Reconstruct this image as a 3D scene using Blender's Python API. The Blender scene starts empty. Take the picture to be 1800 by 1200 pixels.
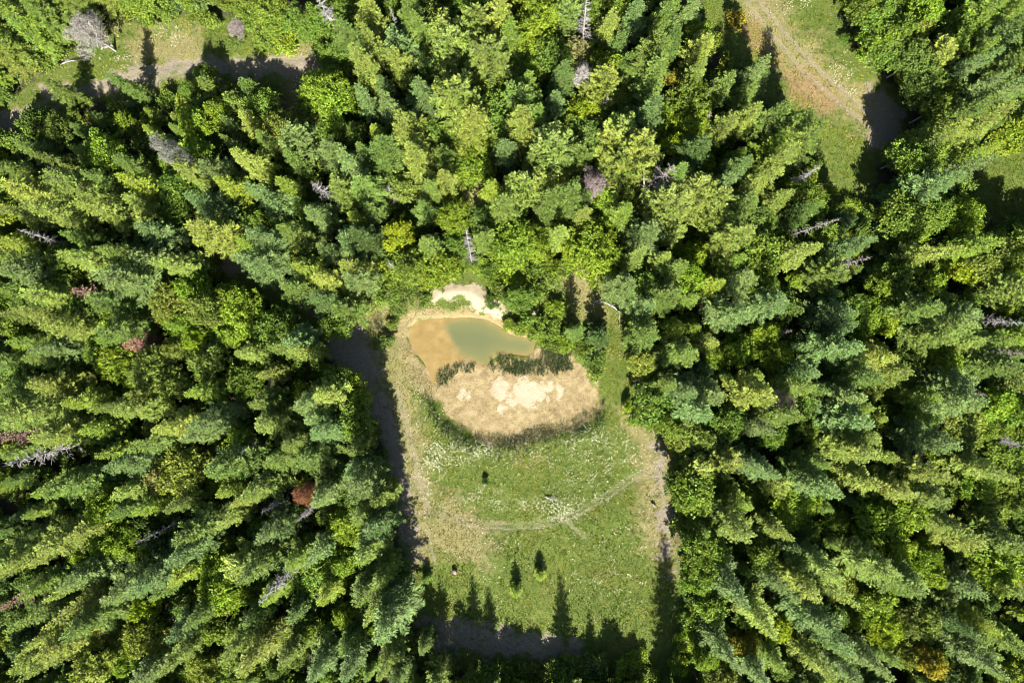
import bpy, math, random
import numpy as np
from mathutils import Vector, noise as mnoise

random.seed(11)
rng = np.random.default_rng(11)
R = math.radians

# ------------------------------------------------------------------ camera, sky, sun, exposure
scene = bpy.context.scene
CAM_H = 120.0
cd = bpy.data.cameras.new('camera'); cd.sensor_width = 36; cd.lens = 24
cd.clip_start = 1.0; cd.clip_end = 3000
cam = bpy.data.objects.new('camera', cd); scene.collection.objects.link(cam)
cam.location = (0, 0, CAM_H); cam.rotation_euler = (0, 0, 0)
scene.camera = cam
SUN_EL, SUN_AZ = R(41), R(2)          # sun stands beyond the bottom edge of the photo; shadows run up it
w = bpy.data.worlds.new('World'); scene.world = w; w.use_nodes = True
nt = w.node_tree; nt.nodes.clear()
sky = nt.nodes.new('ShaderNodeTexSky'); sky.sky_type = 'NISHITA'; sky.sun_disc = False
sky.sun_elevation = SUN_EL
bg = nt.nodes.new('ShaderNodeBackground'); bg.inputs['Strength'].default_value = 0.05
wo = nt.nodes.new('ShaderNodeOutputWorld')
nt.links.new(sky.outputs[0], bg.inputs[0]); nt.links.new(bg.outputs[0], wo.inputs[0])
# direction towards the sun: (sin(az)*cos(el), -cos(az)*cos(el), sin(el))
sdir = Vector((math.sin(SUN_AZ) * math.cos(SUN_EL), -math.cos(SUN_AZ) * math.cos(SUN_EL), math.sin(SUN_EL)))
sky.sun_rotation = math.atan2(sdir.x, sdir.y)
sl = bpy.data.lights.new('sun', 'SUN'); sl.energy = 5.0; sl.angle = R(0.53); sl.color = (1.0, 0.95, 0.86)
so = bpy.data.objects.new('sun', sl); scene.collection.objects.link(so)
so.rotation_euler = sdir.to_track_quat('Z', 'Y').to_euler(); so.location = (0, -60, 80)
scene.view_settings.view_transform = 'Standard'; scene.view_settings.look = 'None'
scene.view_settings.exposure = 2.32; scene.view_settings.gamma = 1.0
scene.view_settings.use_curve_mapping = False
scene.cycles.filter_width = 1.0; scene.cycles.max_bounces = 6; scene.cycles.diffuse_bounces = 3; scene.cycles.transmission_bounces = 3
scene.cycles.glossy_bounces = 2; scene.cycles.caustics_reflective = False; scene.cycles.caustics_refractive = False

COL = scene.collection

# ------------------------------------------------------------------ helpers
def P2W(px, py, z=0.0):
    """photo pixel (1800x1200) to the world point at height z that shows there"""
    s = (CAM_H - z) / CAM_H
    return ((px - 900) / 10 * s, (600 - py) / 10 * s)

def mesh_np(name, verts, faces_flat, nper, mats=(), tint=None, smooth=False):
    """faces_flat: (n, nper) int array"""
    me = bpy.data.meshes.new(name)
    verts = np.asarray(verts, np.float32); f = np.asarray(faces_flat, np.int32)
    me.vertices.add(len(verts)); me.vertices.foreach_set('co', verts.ravel())
    me.loops.add(f.size); me.loops.foreach_set('vertex_index', f.ravel())
    me.polygons.add(len(f))
    me.polygons.foreach_set('loop_start', np.arange(0, f.size, nper, dtype=np.int32))
    if smooth: me.polygons.foreach_set('use_smooth', np.ones(len(f), bool))
    me.update(calc_edges=True)
    for m in mats: me.materials.append(m)
    if tint is not None:
        a = me.attributes.new('tint', 'FLOAT', 'FACE'); a.data.foreach_set('value', np.asarray(tint, np.float32))
    return me

def obj(name, me, parent=None):
    o = bpy.data.objects.new(name, me); COL.objects.link(o)
    if parent: o.parent = parent
    return o

def tag(o, label=None, cat=None, group=None, kind=None):
    if label: o['label'] = label
    if cat: o['category'] = cat
    if group: o['group'] = group
    if kind: o['kind'] = kind
    return o

class Tubes:
    """collects tapering tubes into one mesh"""
    def __init__(s): s.v = []; s.f = []; s.n = 0
    def add(s, pts, rad, sides=5):
        pts = np.asarray(pts, float); n = len(pts)
        d = np.gradient(pts, axis=0); d /= np.linalg.norm(d, axis=1)[:, None] + 1e-9
        up = np.array([0, 0, 1.0]) if abs(d[0][2]) < .9 else np.array([1.0, 0, 0])
        a = np.cross(d, up); a /= np.linalg.norm(a, axis=1)[:, None] + 1e-9
        b = np.cross(d, a)
        th = np.arange(sides) * 2 * math.pi / sides
        ring = pts[:, None, :] + (a[:, None, :] * np.cos(th)[None, :, None] + b[:, None, :] * np.sin(th)[None, :, None]) * np.asarray(rad)[:, None, None]
        s.v.append(ring.reshape(-1, 3))
        i = np.arange(n - 1)[:, None] * sides; j = np.arange(sides)[None, :]; k = (j + 1) % sides
        q = np.stack([i + j, i + k, i + sides + k, i + sides + j], -1).reshape(-1, 4) + s.n
        s.f.append(q); s.n += n * sides
    def build(s, name, mats):
        return mesh_np(name, np.concatenate(s.v), np.concatenate(s.f), 4, mats, smooth=True)

class Blades:
    """collects kite-shaped sprays / leaves into one mesh"""
    def __init__(s): s.b = []; s.d = []; s.s = []; s.l = []; s.w = []; s.t = []
    def add(s, base, d, side, l, w_, t):
        s.b.append(base); s.d.append(d); s.s.append(side); s.l.append(l); s.w.append(w_); s.t.append(t)
    def arrays(s):
        b = np.concatenate(s.b); d = np.concatenate(s.d); e = np.concatenate(s.s)
        l = np.concatenate(s.l)[:, None]; w_ = np.concatenate(s.w)[:, None]; t = np.concatenate(s.t)
        d = d / (np.linalg.norm(d, axis=1)[:, None] + 1e-9); e = e / (np.linalg.norm(e, axis=1)[:, None] + 1e-9)
        nrm = np.cross(d, e)
        p1 = b + d * l * .42 + e * w_ * .5 - nrm * w_ * .12
        p2 = b + d * l
        p3 = b + d * l * .42 - e * w_ * .5 - nrm * w_ * .12
        v = np.stack([b, p1, p2, p3], 1).reshape(-1, 3)
        f = np.arange(len(v)).reshape(-1, 4)
        return v, f, t
    def build(s, name, mats):
        v, f, t = s.arrays()
        return mesh_np(name, v, f, 4, mats, tint=t)

def unit(v): return v / (np.linalg.norm(v, axis=-1, keepdims=True) + 1e-9)

# ------------------------------------------------------------------ materials
def new_mat(name):
    m = bpy.data.materials.new(name); m.use_nodes = True
    m.node_tree.nodes.clear(); return m, m.node_tree.nodes, m.node_tree.links

def foliage_mat(name, source, transl=0.34, rough=.55, ramp=None):
    """leaf colour = the tree's own colour (or a random one of a ramp) times the spray's tint; thin leaves let some light through"""
    m, N, L = new_mat(name)
    out = N.new('ShaderNodeOutputMaterial')
    oi = N.new('ShaderNodeObjectInfo')
    if source == 'color':
        col = oi.outputs['Color']
    else:
        cr = N.new('ShaderNodeValToRGB'); els = cr.color_ramp.elements
        els[0].position = 0; els[0].color = (*ramp[0], 1); els[1].position = 1; els[1].color = (*ramp[-1], 1)
        for i, c in enumerate(ramp[1:-1]):
            e = els.new((i + 1) / (len(ramp) - 1)); e.color = (*c, 1)
        L.new(oi.outputs['Random'], cr.inputs[0]); col = cr.outputs[0]
    at = N.new('ShaderNodeAttribute'); at.attribute_name = 'tint'
    tc = N.new('ShaderNodeTexCoord'); nz = N.new('ShaderNodeTexNoise'); nz.inputs['Scale'].default_value = .55
    L.new(tc.outputs['Object'], nz.inputs['Vector'])
    mr = N.new('ShaderNodeMapRange'); mr.inputs[1].default_value = .3; mr.inputs[2].default_value = .7
    mr.inputs[3].default_value = .492; mr.inputs[4].default_value = .518
    L.new(nz.outputs[0], mr.inputs[0])
    hsv = N.new('ShaderNodeHueSaturation'); L.new(mr.outputs[0], hsv.inputs['Hue']); L.new(at.outputs['Fac'], hsv.inputs['Value'])
    L.new(col, hsv.inputs['Color'])
    pb = N.new('ShaderNodeBsdfPrincipled'); pb.inputs['Roughness'].default_value = rough
    pb.inputs['Specular IOR Level'].default_value = .15
    L.new(hsv.outputs[0], pb.inputs['Base Color'])
    tr = N.new('ShaderNodeBsdfTranslucent')
    mul = N.new('ShaderNodeMix'); mul.data_type = 'RGBA'; mul.blend_type = 'MULTIPLY'; mul.inputs[0].default_value = 1
    mul.inputs[7].default_value = (1.15, 1.2, .5, 1)
    L.new(hsv.outputs[0], mul.inputs[6]); L.new(mul.outputs[2], tr.inputs[0])
    mx = N.new('ShaderNodeMixShader'); mx.inputs[0].default_value = transl
    L.new(pb.outputs[0], mx.inputs[1]); L.new(tr.outputs[0], mx.inputs[2]); L.new(mx.outputs[0], out.inputs[0])
    return m

def bark_mat(name, a, b, scale=3.0):
    m, N, L = new_mat(name)
    out = N.new('ShaderNodeOutputMaterial'); pb = N.new('ShaderNodeBsdfPrincipled'); pb.inputs['Roughness'].default_value = .85
    tc = N.new('ShaderNodeTexCoord'); mp = N.new('ShaderNodeMapping'); mp.inputs['Scale'].default_value = (1, 1, .2)
    nz = N.new('ShaderNodeTexNoise'); nz.inputs['Scale'].default_value = scale; nz.inputs['Detail'].default_value = 6
    cr = N.new('ShaderNodeValToRGB'); cr.color_ramp.elements[0].color = (*a, 1); cr.color_ramp.elements[1].color = (*b, 1)
    cr.color_ramp.elements[0].position = .35; cr.color_ramp.elements[1].position = .65
    L.new(tc.outputs['Object'], mp.inputs[0]); L.new(mp.outputs[0], nz.inputs['Vector']); L.new(nz.outputs[0], cr.inputs[0])
    L.new(cr.outputs[0], pb.inputs['Base Color']); L.new(pb.outputs[0], out.inputs[0])
    return m

M_NEEDLE = foliage_mat('needles', 'color', .36)
M_LEAF = foliage_mat('leaves', 'color', .44, .5)
RAMP = [(.062, .10, .020), (.095, .145, .022), (.135, .19, .02), (.065, .105, .03), (.165, .205, .02), (.108, .158, .022)]
M_THICKET = foliage_mat('thicket_leaves', 'random', .32, .55, RAMP)
M_BARK = bark_mat('conifer_bark', (.06, .045, .035), (.14, .11, .09))
M_BARKG = bark_mat('alder_bark', (.12, .11, .095), (.28, .26, .23))
M_DEAD = bark_mat('weathered_wood', (.11, .10, .095), (.22, .205, .20))
M_DEADP = bark_mat('dead_twigs_mauve', (.10, .08, .075), (.20, .165, .155))

# ------------------------------------------------------------------ tree prototypes (meshes only)
def fir_mesh(seed, h=20.0, Rr=2.85, p=.9, z0=.14, nb=7, dens=1.35, droop=.25, gap=.56, asc=.75, tw=.17):
    r = np.random.default_rng(seed)
    B = Blades(); T = Tubes(); LT = Tubes()
    bend = r.uniform(-.25, .25, 2)
    def axis(z): return np.array([bend[0] * (z / h) ** 2, bend[1] * (z / h) ** 2, z])
    T.add([axis(z) for z in np.linspace(-.4, h * .97, 9)], np.linspace(.24, .02, 9) * h / 20, 6)
    z = h * z0; lop = r.uniform(0, 6.28)
    while z < h * .985:
        t = (z - h * z0) / (h * (1 - z0))
        L0 = Rr * (1 - t) ** p + .12
        if t < .2: L0 *= .65 + .35 * t / .2
        k = max(3, int(round((nb + r.integers(-1, 2)) * (1 if t < .8 else .7))))
        a0 = r.uniform(0, 6.28)
        for i in range(k):
            a = a0 + i * 6.2832 / k + r.normal(0, .18)
            L_ = L0 * (r.uniform(.55, 1.25) if r.random() > .1 else 1.4) * (1 + .18 * math.cos(a - lop)); droop_ = droop * r.uniform(.3, 1.9)
            e = math.tan(-.16 + asc * t + r.normal(0, .14))
            ns = max(2, int(L_ / .23 * dens))
            s = np.linspace(.16 if L_ > 1 else .05, 1, ns)
            hv = np.array([math.cos(a), math.sin(a), 0]); sv = np.array([-math.sin(a), math.cos(a), 0])
            curl = r.normal(0, .07)
            bp = axis(z)[None] + hv * (L_ * s)[:, None] + sv * (curl * L_ * s ** 2)[:, None]
            bp[:, 2] += L_ * (e * s - droop_ * s ** 2 + .2 * s ** 4)
            tt = r.uniform(.74, 1.16) * (.9 + .2 * s)
            lp = (.17 + .36 * np.sin(np.clip(s, 0, 1) * 2.75) * min(L_, 3.2) ** .7)
            for sg in (-1, 1):
                ang = r.uniform(.65, 1.0, ns)
                d = hv * np.cos(ang)[:, None] + sv * (sg * np.sin(ang))[:, None]
                d[:, 2] += r.normal(.02, .16, ns) + e * .25
                sd = np.cross(d, [0, 0, 1.0]) + r.normal(0, .42, (ns, 3))
                B.add(bp + r.normal(0, .03, (ns, 3)), d, sd, lp * r.uniform(.65, 1.25, ns), tw * r.uniform(.75, 1.25, ns) * (.6 + .4 * min(L_, 1.5)), tt * r.uniform(.7, 1.32, ns))
            d = np.repeat(hv[None], 2, 0) + r.normal(0, .12, (2, 3)); d[:, 2] += .25
            B.add(np.repeat(bp[-1:], 2, 0), d, np.repeat(sv[None], 2, 0), np.full(2, .36), np.full(2, tw), tt[-1] * r.uniform(.98, 1.2, 2))
            # upright shoots on top of the bough
            m = max(1, ns // 2); ii = r.integers(0, ns, m)
            d = hv * .55 + r.normal(0, .35, (m, 3)); d[:, 2] = r.uniform(.35, .9, m)
            B.add(bp[ii], d, r.normal(0, 1, (m, 3)), r.uniform(.22, .42, m), np.full(m, tw * .8), tt[ii] * r.uniform(.95, 1.2, m))
            if i % 2 == 0 and L_ > .9:
                LT.add([axis(z), axis(z) + hv * L_ * .45 + [0, 0, L_ * (e * .45 - droop * .2)], bp[-1]], [.05, .03, .01], 3)
        z += gap * r.uniform(.6, 1.5) * (1 if t < .7 else .7)
    for i in range(22):   # dead boughs under the live crown
        zz = h * r.uniform(.04, z0 + .06); a = r.uniform(0, 6.28); L_ = Rr * r.uniform(.3, .7)
        LT.add([[0, 0, zz], [math.cos(a) * L_, math.sin(a) * L_, zz - .25 * L_]], [.035, .01], 3)
    T.v += LT.v; T.f += [f + T.n for f in LT.f]; T.n += LT.n
    return T.build('trunk', [M_BARK]), B.build('crown', [M_NEEDLE])

def broad_mesh(seed, h=11.0, Rr=3.0, lobes=17, nl=420, leaf=.30, bark=None, flat=1.0):
    r = np.random.default_rng(seed); B = Blades(); T = Tubes()
    cz = h * .62
    T.add([[0, 0, -.3], [r.normal(0, .12), r.normal(0, .12), h * .25], [r.normal(0, .2), r.normal(0, .2), h * .55], [0, 0, h * .8]], [.16, .13, .09, .03], 6)
    for i in range(lobes):
        u = (i + .5) / lobes; a = i * 2.39996 + r.normal(0, .3)
        ph = math.acos(1 - 1.55 * u)
        rad = r.uniform(.45, .82)
        c = np.array([math.cos(a) * math.sin(ph) * Rr * rad, math.sin(a) * math.sin(ph) * Rr * rad, cz + math.cos(ph) * h * .32 * rad * flat])
        c += r.normal(0, .15, 3)
        lr = Rr * r.uniform(.26, .46)
        T.add([[0, 0, h * r.uniform(.25, .5)], c * [.5, .5, 0] + [0, 0, (c[2] + h * .4) / 2 * .98], c], [.07, .045, .015], 4)
        n = int(nl * (lr / Rr / .36) ** 2)
        q = unit(r.normal(0, 1, (n, 3))); q[:, 2] = np.where(q[:, 2] < -.35, -q[:, 2], q[:, 2])
        wob = 1 + .22 * np.sin(q[:, 0] * 5 + a) * np.cos(q[:, 1] * 6 + i) + .12 * np.sin(q[:, 2] * 11 + i)
        kc = max(4, n // 11); pick = r.integers(0, kc, n); off = r.normal(0, .13, (n, 3))
        qc = q[:kc]; wc = wob[:kc] * (r.uniform(.35, 1, kc) ** .5); ctint = r.uniform(.72, 1.22, kc)[pick]
        q = unit(qc[pick] + off * .8); pos = c + (qc * (lr * wc)[:, None])[pick] * [1, 1, .85] + off * [1, 1, .7]
        d = unit(q * .6 + r.normal(0, .6, (n, 3)) + [0, 0, -.12]); sd = np.cross(d, q + r.normal(0, .35, (n, 3)))
        B.add(pos, d, sd, leaf * r.uniform(.7, 1.35, n), leaf * r.uniform(.55, .95, n), ctint * r.uniform(.85, 1.15, n) * r.uniform(.9, 1.1))
    return T.build('trunk', [bark or M_BARKG]), B.build('crown', [M_LEAF])

def snag_mesh(seed, h=18.0, Rr=2.0, nb=70, mat=None, fine=3, zlow=.12, up=.1, fork=False, p=.7, tr=.2):
    """a bare dead tree: tapering trunk and broken limbs with side twigs"""
    r = np.random.default_rng(seed); T = Tubes(); BR = Tubes()
    bend = r.uniform(-.5, .5, 2)
    def ax(z): return np.array([bend[0] * (z / h) ** 2, bend[1] * (z / h) ** 2, z])
    T.add([ax(z) for z in np.linspace(-.3, h, 10)], np.linspace(tr, .03, 10), 6)
    if fork:
        T.add([ax(h * .35), ax(h * .5) + [.7, .3, 0], ax(h * .7) + [1.5, .6, 0], ax(h * .92) + [2.2, .7, 0]], [.14, .12, .08, .02], 5)
    for i in range(nb):
        t = r.uniform(zlow, .98) ** .8; z = h * t; a = r.uniform(0, 6.28)
        L_ = (Rr * (1 - t) ** p + .25) * r.uniform(.45, 1.15)
        d = np.array([math.cos(a), math.sin(a), up + r.normal(0, .22)])
        q = [ax(z), ax(z) + d * L_ * .5, ax(z) + d * L_ + [r.normal(0, .1) * L_, r.normal(0, .1) * L_, -.12 * L_ + up * L_ * .5]]
        BR.add(q, [.055, .04, .018], 3)
        for k in range(fine):
            s = r.uniform(.25, .95); b = np.array(q[0]) * (1 - s) + np.array(q[2]) * s
            aa = a + r.choice([-1, 1]) * r.uniform(.5, 1.1); l2 = L_ * r.uniform(.18, .45)
            BR.add([b, b + [math.cos(aa) * l2, math.sin(aa) * l2, r.normal(0.05, .2) * l2]], [.028, .012], 3)
    m = mat or M_DEAD
    return T.build('trunk', [m]), BR.build('branches', [m])

FIRS = [fir_mesh(1), fir_mesh(2, Rr=2.5, p=.82), fir_mesh(3, Rr=3.3, p=1.0, droop=.32), fir_mesh(4, Rr=2.7, p=.85, gap=.5),
        fir_mesh(5, Rr=2.4, p=.95, gap=.5), fir_mesh(6, Rr=3.5, p=.85, droop=.2, dens=1.4), fir_mesh(7, Rr=3.2, p=.7, z0=.2, asc=.9), fir_mesh(8, Rr=3.0, p=.8, z0=.2, asc=.8), fir_mesh(10, h=20, Rr=2.2, p=1.0, gap=.62), fir_mesh(14, Rr=3.8, p=1.1, gap=.6, droop=.15), fir_mesh(9, Rr=3.0, p=1.05, droop=.4)]
PINES = [fir_mesh(11, h=17, Rr=3.4, p=.6, z0=.25, nb=6, gap=.5, droop=.05, asc=1.0, tw=.22), fir_mesh(12, h=17, Rr=3.1, p=.52, z0=.3, nb=7, gap=.5, droop=.0, asc=1.15, tw=.2),
         fir_mesh(13, h=17, Rr=3.7, p=.62, z0=.25, nb=6, gap=.48, droop=.1, asc=.9, tw=.24)]
BROADS = [broad_mesh(21), broad_mesh(22, Rr=3.3, lobes=20), broad_mesh(23, Rr=2.6, lobes=14, flat=1.2), broad_mesh(24, Rr=3.0, lobes=22, nl=330, leaf=.26),
          broad_mesh(25, Rr=3.5, lobes=24, nl=330, leaf=.33, flat=.8)]
BUSHES = [broad_mesh(31, h=2.4, Rr=1.5, lobes=9, nl=150, leaf=.26), broad_mesh(32, h=2.0, Rr=1.7, lobes=11, nl=130, leaf=.24), broad_mesh(33, h=2.8, Rr=1.3, lobes=8, nl=150, leaf=.28)]
YFIRS = [fir_mesh(41, h=7, Rr=1.7, p=.8, z0=.05, gap=.3, nb=6), fir_mesh(42, h=7, Rr=1.5, p=.85, z0=.05, gap=.3, nb=6)]
SNAGS = [snag_mesh(51), snag_mesh(52, Rr=1.6, nb=90), snag_mesh(53, Rr=2.6, nb=55, up=.25)]

# ------------------------------------------------------------------ ground zones (photo pixels, at ground height)
Z = {}
Z['clear'] = [   # everywhere trees do not stand
    [(585, 590), (640, 575), (655, 520), (760, 495), (860, 470), (960, 455), (1040, 470), (1075, 540), (1100, 560), (1112, 690), (1150, 740), (1172, 800),
     (1178, 950), (1200, 1010), (1212, 1130), (1205, 1200), (1150, 1215), (900, 1182), (735, 1165), (722, 1080), (712, 980), (705, 850), (672, 760), (640, 690), (600, 640)],
    [(1235, -60), (1440, -60), (1470, 20), (1505, 110), (1560, 150), (1592, 195), (1570, 250), (1535, 290), (1525, 350), (1500, 400), (1450, 330), (1400, 240), (1370, 190), (1300, 150), (1280, 100), (1250, 60)],
    [(150, 85), (200, 50), (300, 30), (440, 40), (560, 90), (575, 150), (555, 185), (520, 205), (500, 165), (380, 160), (260, 165), (215, 175), (130, 170), (90, 195), (40, 235), (0, 225), (0, 190), (70, 150), (110, 110)],
    [(1715, 330), (1760, 270), (1810, 270), (1830, 380), (1740, 385), (1700, 360)],
    [(365, 375), (395, 370), (410, 440), (470, 480), (520, 510), (590, 560), (585, 600), (540, 570), (470, 520), (400, 500), (380, 450)],
]
Z['pond'] = [[(717, 594), (719, 576), (730, 565), (750, 561), (785, 558), (826, 557), (854, 561), (880, 574), (896, 587), (919, 591), (942, 599), (939, 614), (928, 626), (898, 622), (880, 623), (866, 631),
              (854, 640), (840, 638), (818, 632), (792, 642), (774, 650), (768, 661), (766, 674), (757, 668), (753, 648), (736, 627), (723, 609)]]
Z['deep'] = [[(785, 565), (800, 560), (826, 559), (854, 563), (880, 576), (896, 588), (919, 592), (942, 600), (937, 614), (927, 625), (898, 622), (880, 623), (865, 630), (854, 640), (841, 638), (821, 630), (805, 622), (800, 609), (785, 588), (777, 573)]]
Z['bed'] = [[(735, 640), (757, 672), (772, 700), (790, 735), (820, 757), (862, 770), (900, 768), (940, 752), (1000, 742), (1045, 716), (1048, 690), (1030, 665), (1020, 640), (990, 620), (945, 612), (930, 628), (860, 640), (820, 632), (780, 642)]]
Z['sand'] = [[(757, 528), (768, 508), (790, 502), (832, 502), (858, 512), (876, 528), (888, 546), (880, 556), (858, 553), (838, 541), (820, 524), (790, 522), (764, 530)],
             [(901, 687), (914, 671), (950, 666), (968, 671), (973, 687), (958, 702), (924, 715), (914, 707), (901, 694)],
             [(868, 674), (885, 668), (894, 687), (882, 704), (868, 702)], [(874, 712), (886, 712), (888, 722), (876, 722)], [(981, 682), (987, 681), (985, 697), (979, 697)],
             [(812, 684), (822, 690), (829, 702), (822, 704), (812, 692)], [(890, 704), (906, 706), (906, 718), (892, 718)], [(930, 555), (938, 552), (945, 570), (936, 572)]]
Z['rim'] = [[(700, 560), (725, 550), (760, 545), (790, 548), (830, 548), (870, 556), (900, 575), (896, 590), (820, 556), (735, 562), (716, 580), (716, 605), (750, 655), (772, 700), (745, 690), (720, 650), (700, 610), (696, 580)],
            [(760, 680), (800, 745), (860, 785), (920, 780), (1000, 758), (1060, 720), (1048, 690), (1050, 640), (1020, 620), (1055, 620), (1040, 640), (1052, 715), (1000, 742), (900, 768), (820, 757), (785, 730)]]
Z['track'] = [[(575, 545), (640, 575), (660, 640), (680, 700), (700, 760), (716, 850), (735, 960), (725, 1000), (700, 880), (672, 760), (640, 690), (600, 640), (560, 590)],
              [(735, 1085), (800, 1090), (870, 1105), (950, 1115), (1010, 1130), (1030, 1145), (1000, 1155), (900, 1150), (800, 1140), (735, 1140)],
              [(0, 195), (60, 195), (75, 215), (55, 240), (0, 235)], [(70, 150), (100, 145), (150, 158), (205, 140), (260, 122), (330, 106), (430, 104), (500, 106), (560, 98), (562, 122), (500, 134), (430, 128), (330, 130), (262, 146), (210, 158), (150, 178), (90, 180)],
              [(1150, 755), (1166, 780), (1174, 870), (1178, 960), (1186, 1000), (1168, 975), (1158, 900), (1160, 840)],
              [(368, 380), (395, 375), (402, 440), (440, 470), (430, 480), (385, 470)],
              [(1530, 150), (1592, 195), (1570, 250), (1530, 270)]]
Z['dry'] = [[(668, 560), (700, 560), (712, 640), (735, 760), (755, 860), (760, 960), (740, 1000), (700, 720), (672, 620)],
            [(1290, -40), (1350, -40), (1400, 50), (1480, 130), (1530, 170), (1525, 220), (1480, 215), (1400, 150), (1340, 60)],
            [(1090, 720), (1140, 740), (1175, 800), (1180, 1010), (1120, 940), (1130, 830)], [(230, 60), (350, 60), (350, 105), (230, 110)], [(640, 520), (750, 520), (740, 545), (660, 560)],
            [(790, 880), (870, 930), (860, 990), (760, 960), (760, 900)], [(970, 470), (1040, 470), (1060, 560), (1020, 540)], [(505, 75), (570, 95), (560, 190), (520, 200)]]
Z['rust'] = [[(1385, 125), (1420, 130), (1470, 175), (1460, 190), (1410, 185), (1385, 150)], [(1290, 30), (1330, 40), (1370, 110), (1330, 90)], [(880, 590), (930, 600), (925, 620), (880, 620)]]
Z['sedge'] = [[(745, 690), (775, 740), (820, 772), (880, 784), (950, 772), (1040, 748), (1062, 712), (1062, 740), (1040, 765), (960, 785), (880, 800), (830, 795), (780, 762), (750, 720)]]
RUTS = [([(740, 850), (760, 890), (785, 905), (815, 917), (850, 923), (900, 926), (960, 920), (1010, 905), (1060, 876), (1110, 842), (1170, 810), (1185, 800)], 4.5, 'pair'),
        ([(1308, -30), (1330, 12), (1352, 42), (1390, 85), (1420, 118), (1460, 155), (1500, 188), (1540, 220)], 10, 'pair'),
        ([(590, 575), (620, 600), (645, 640), (668, 700), (690, 770), (705, 850), (722, 960)], 10, 'pair'), ([(0, 215), (50, 205), (100, 178), (160, 160), (240, 140), (330, 118), (430, 115), (560, 112)], 9, 'pair'),
        ([(985, 912), (1000, 920), (1030, 948)], 1, 'one'), ([(700, 690), (722, 780), (740, 860), (752, 900)], 3, 'pair'), ([(395, 385), (400, 440), (440, 478), (510, 510), (575, 560)], 8, 'pair'),
        ([(745, 900), (755, 950), (765, 990)], 1, 'one')]

def seg_dist(x, y, a, b):
    ax, ay = a; bx, by = b; dx, dy = bx - ax, by - ay
    t = np.clip(((x - ax) * dx + (y - ay) * dy) / (dx * dx + dy * dy + 1e-9), 0, 1)
    return np.hypot(x - ax - t * dx, y - ay - t * dy)

def sdf(zone, x, y):
    """metres inside (+) or outside (-) of the zone's nearest polygon"""
    best = np.full(x.shape, -1e3)
    for poly in Z[zone]:
        pts = [P2W(*p) for p in poly]
        xs = [p[0] for p in pts]; ys = [p[1] for p in pts]
        near = (x > min(xs) - 6) & (x < max(xs) + 6) & (y > min(ys) - 6) & (y < max(ys) + 6)
        if not near.any(): continue
        X, Y = x[near], y[near]
        d = np.full(X.shape, 1e3); ins = np.zeros(X.shape, bool)
        for i in range(len(pts)):
            a, b = pts[i - 1], pts[i]
            d = np.minimum(d, seg_dist(X, Y, a, b))
            c = ((a[1] > Y) != (b[1] > Y)) & (X < (b[0] - a[0]) * (Y - a[1]) / (b[1] - a[1] + 1e-12) + a[0])
            ins ^= c
        s = np.where(ins, d, -d)
        best[near] = np.maximum(best[near], s)
    return best

def line_dist(poly, x, y):
    pts = [P2W(*p) for p in poly]; d = np.full(x.shape, 1e3)
    for a, b in zip(pts[:-1], pts[1:]): d = np.minimum(d, seg_dist(x, y, a, b))
    return d

def sst(v, a, b):
    t = np.clip((v - a) / (b - a), 0, 1); return t * t * (3 - 2 * t)

_ph = np.random.default_rng(5).uniform(0, 6.28, (40, 2)); _fr = np.random.default_rng(6).normal(0, 1, (40, 2))
def wob(x, y, scale, k=14, off=0):
    """cheap smooth noise, about -1..1"""
    s = np.zeros_like(x)
    for i in range(k):
        f = _fr[(i + off) % 40]; s += np.sin(x * f[0] / scale * 2 + y * f[1] / scale * 2 + _ph[(i + off) % 40][0])
    return s / math.sqrt(k)

def ground_h(x, y):
    n = wob(x, y, 9) * .12 + wob(x, y, 2.2, off=9) * .045
    pond = sdf('pond', x, y); deep = sdf('deep', x, y); bed = sdf('bed', x, y)
    z = n
    basin = np.maximum(pond, bed)
    z = z * (1 - .8 * sst(basin, -2, 1)) - .55 * sst(basin, -2.6, .6)
    z = z - .28 * sst(pond, -.7, .5) - .9 * sst(deep, .0, 3)
    z = z + .5 * sst(sdf('sand', x, y), -1, 2) * (y > 4) * (x < 3)
    z = z + .35 * sst(sdf('sedge', x, y), -1, .8)
    for pts, off, kind in RUTS:
        d = line_dist(pts, x, y)
        d = np.abs(d - off / 10) if kind == 'pair' else d
        z = z - .07 * np.exp(-(d / .28) ** 2)
    return z
WATER_Z = -.70

# ------------------------------------------------------------------ ground sheet
inner_x = np.arange(-100, 100.01, .36); inner_y = np.arange(-72, 72.01, .36)
outer = np.cumsum(np.geomspace(1.5, 160, 17))
gx = np.concatenate([-100 - outer[::-1], inner_x, inner_x[-1] + outer]); gy = np.concatenate([-72 - outer[::-1], inner_y, inner_y[-1] + outer])
GX, GY = np.meshgrid(gx, gy); fx, fy = GX.ravel(), GY.ravel()
gz = ground_h(fx, fy)
jit = np.random.default_rng(3)
attrs = {}
nz1 = wob(fx, fy, 1.6, off=3) * .35; nz2 = wob(fx, fy, .7, off=20) * .25
S = {k: sdf(k, fx, fy) + nz1 + nz2 for k in ('clear', 'bed', 'sand', 'rim', 'track', 'dry', 'rust', 'sedge')}
S['pond'] = sdf('pond', fx, fy)
attrs['grass'] = sst(S['clear'], -2.5, .8)
attrs['bed'] = sst(S['bed'], -.8, .5)
attrs['sand'] = sst(S['sand'] + wob(fx, fy, .5, off=8) * .5 + wob(fx, fy, 1.2, off=28) * .35, -1.1, 1.0)
attrs['rim'] = sst(S['rim'], -1.0, .5)
attrs['track'] = sst(S['track'] + .8 * wob(fx, fy, 1.3, off=22), -1.8, 1.3)
attrs['dry'] = sst(S['dry'] + wob(fx, fy, 2.4, off=17) * 1.1, -4.5, 3)
attrs['rust'] = sst(S['rust'], -2.5, 1)
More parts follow.
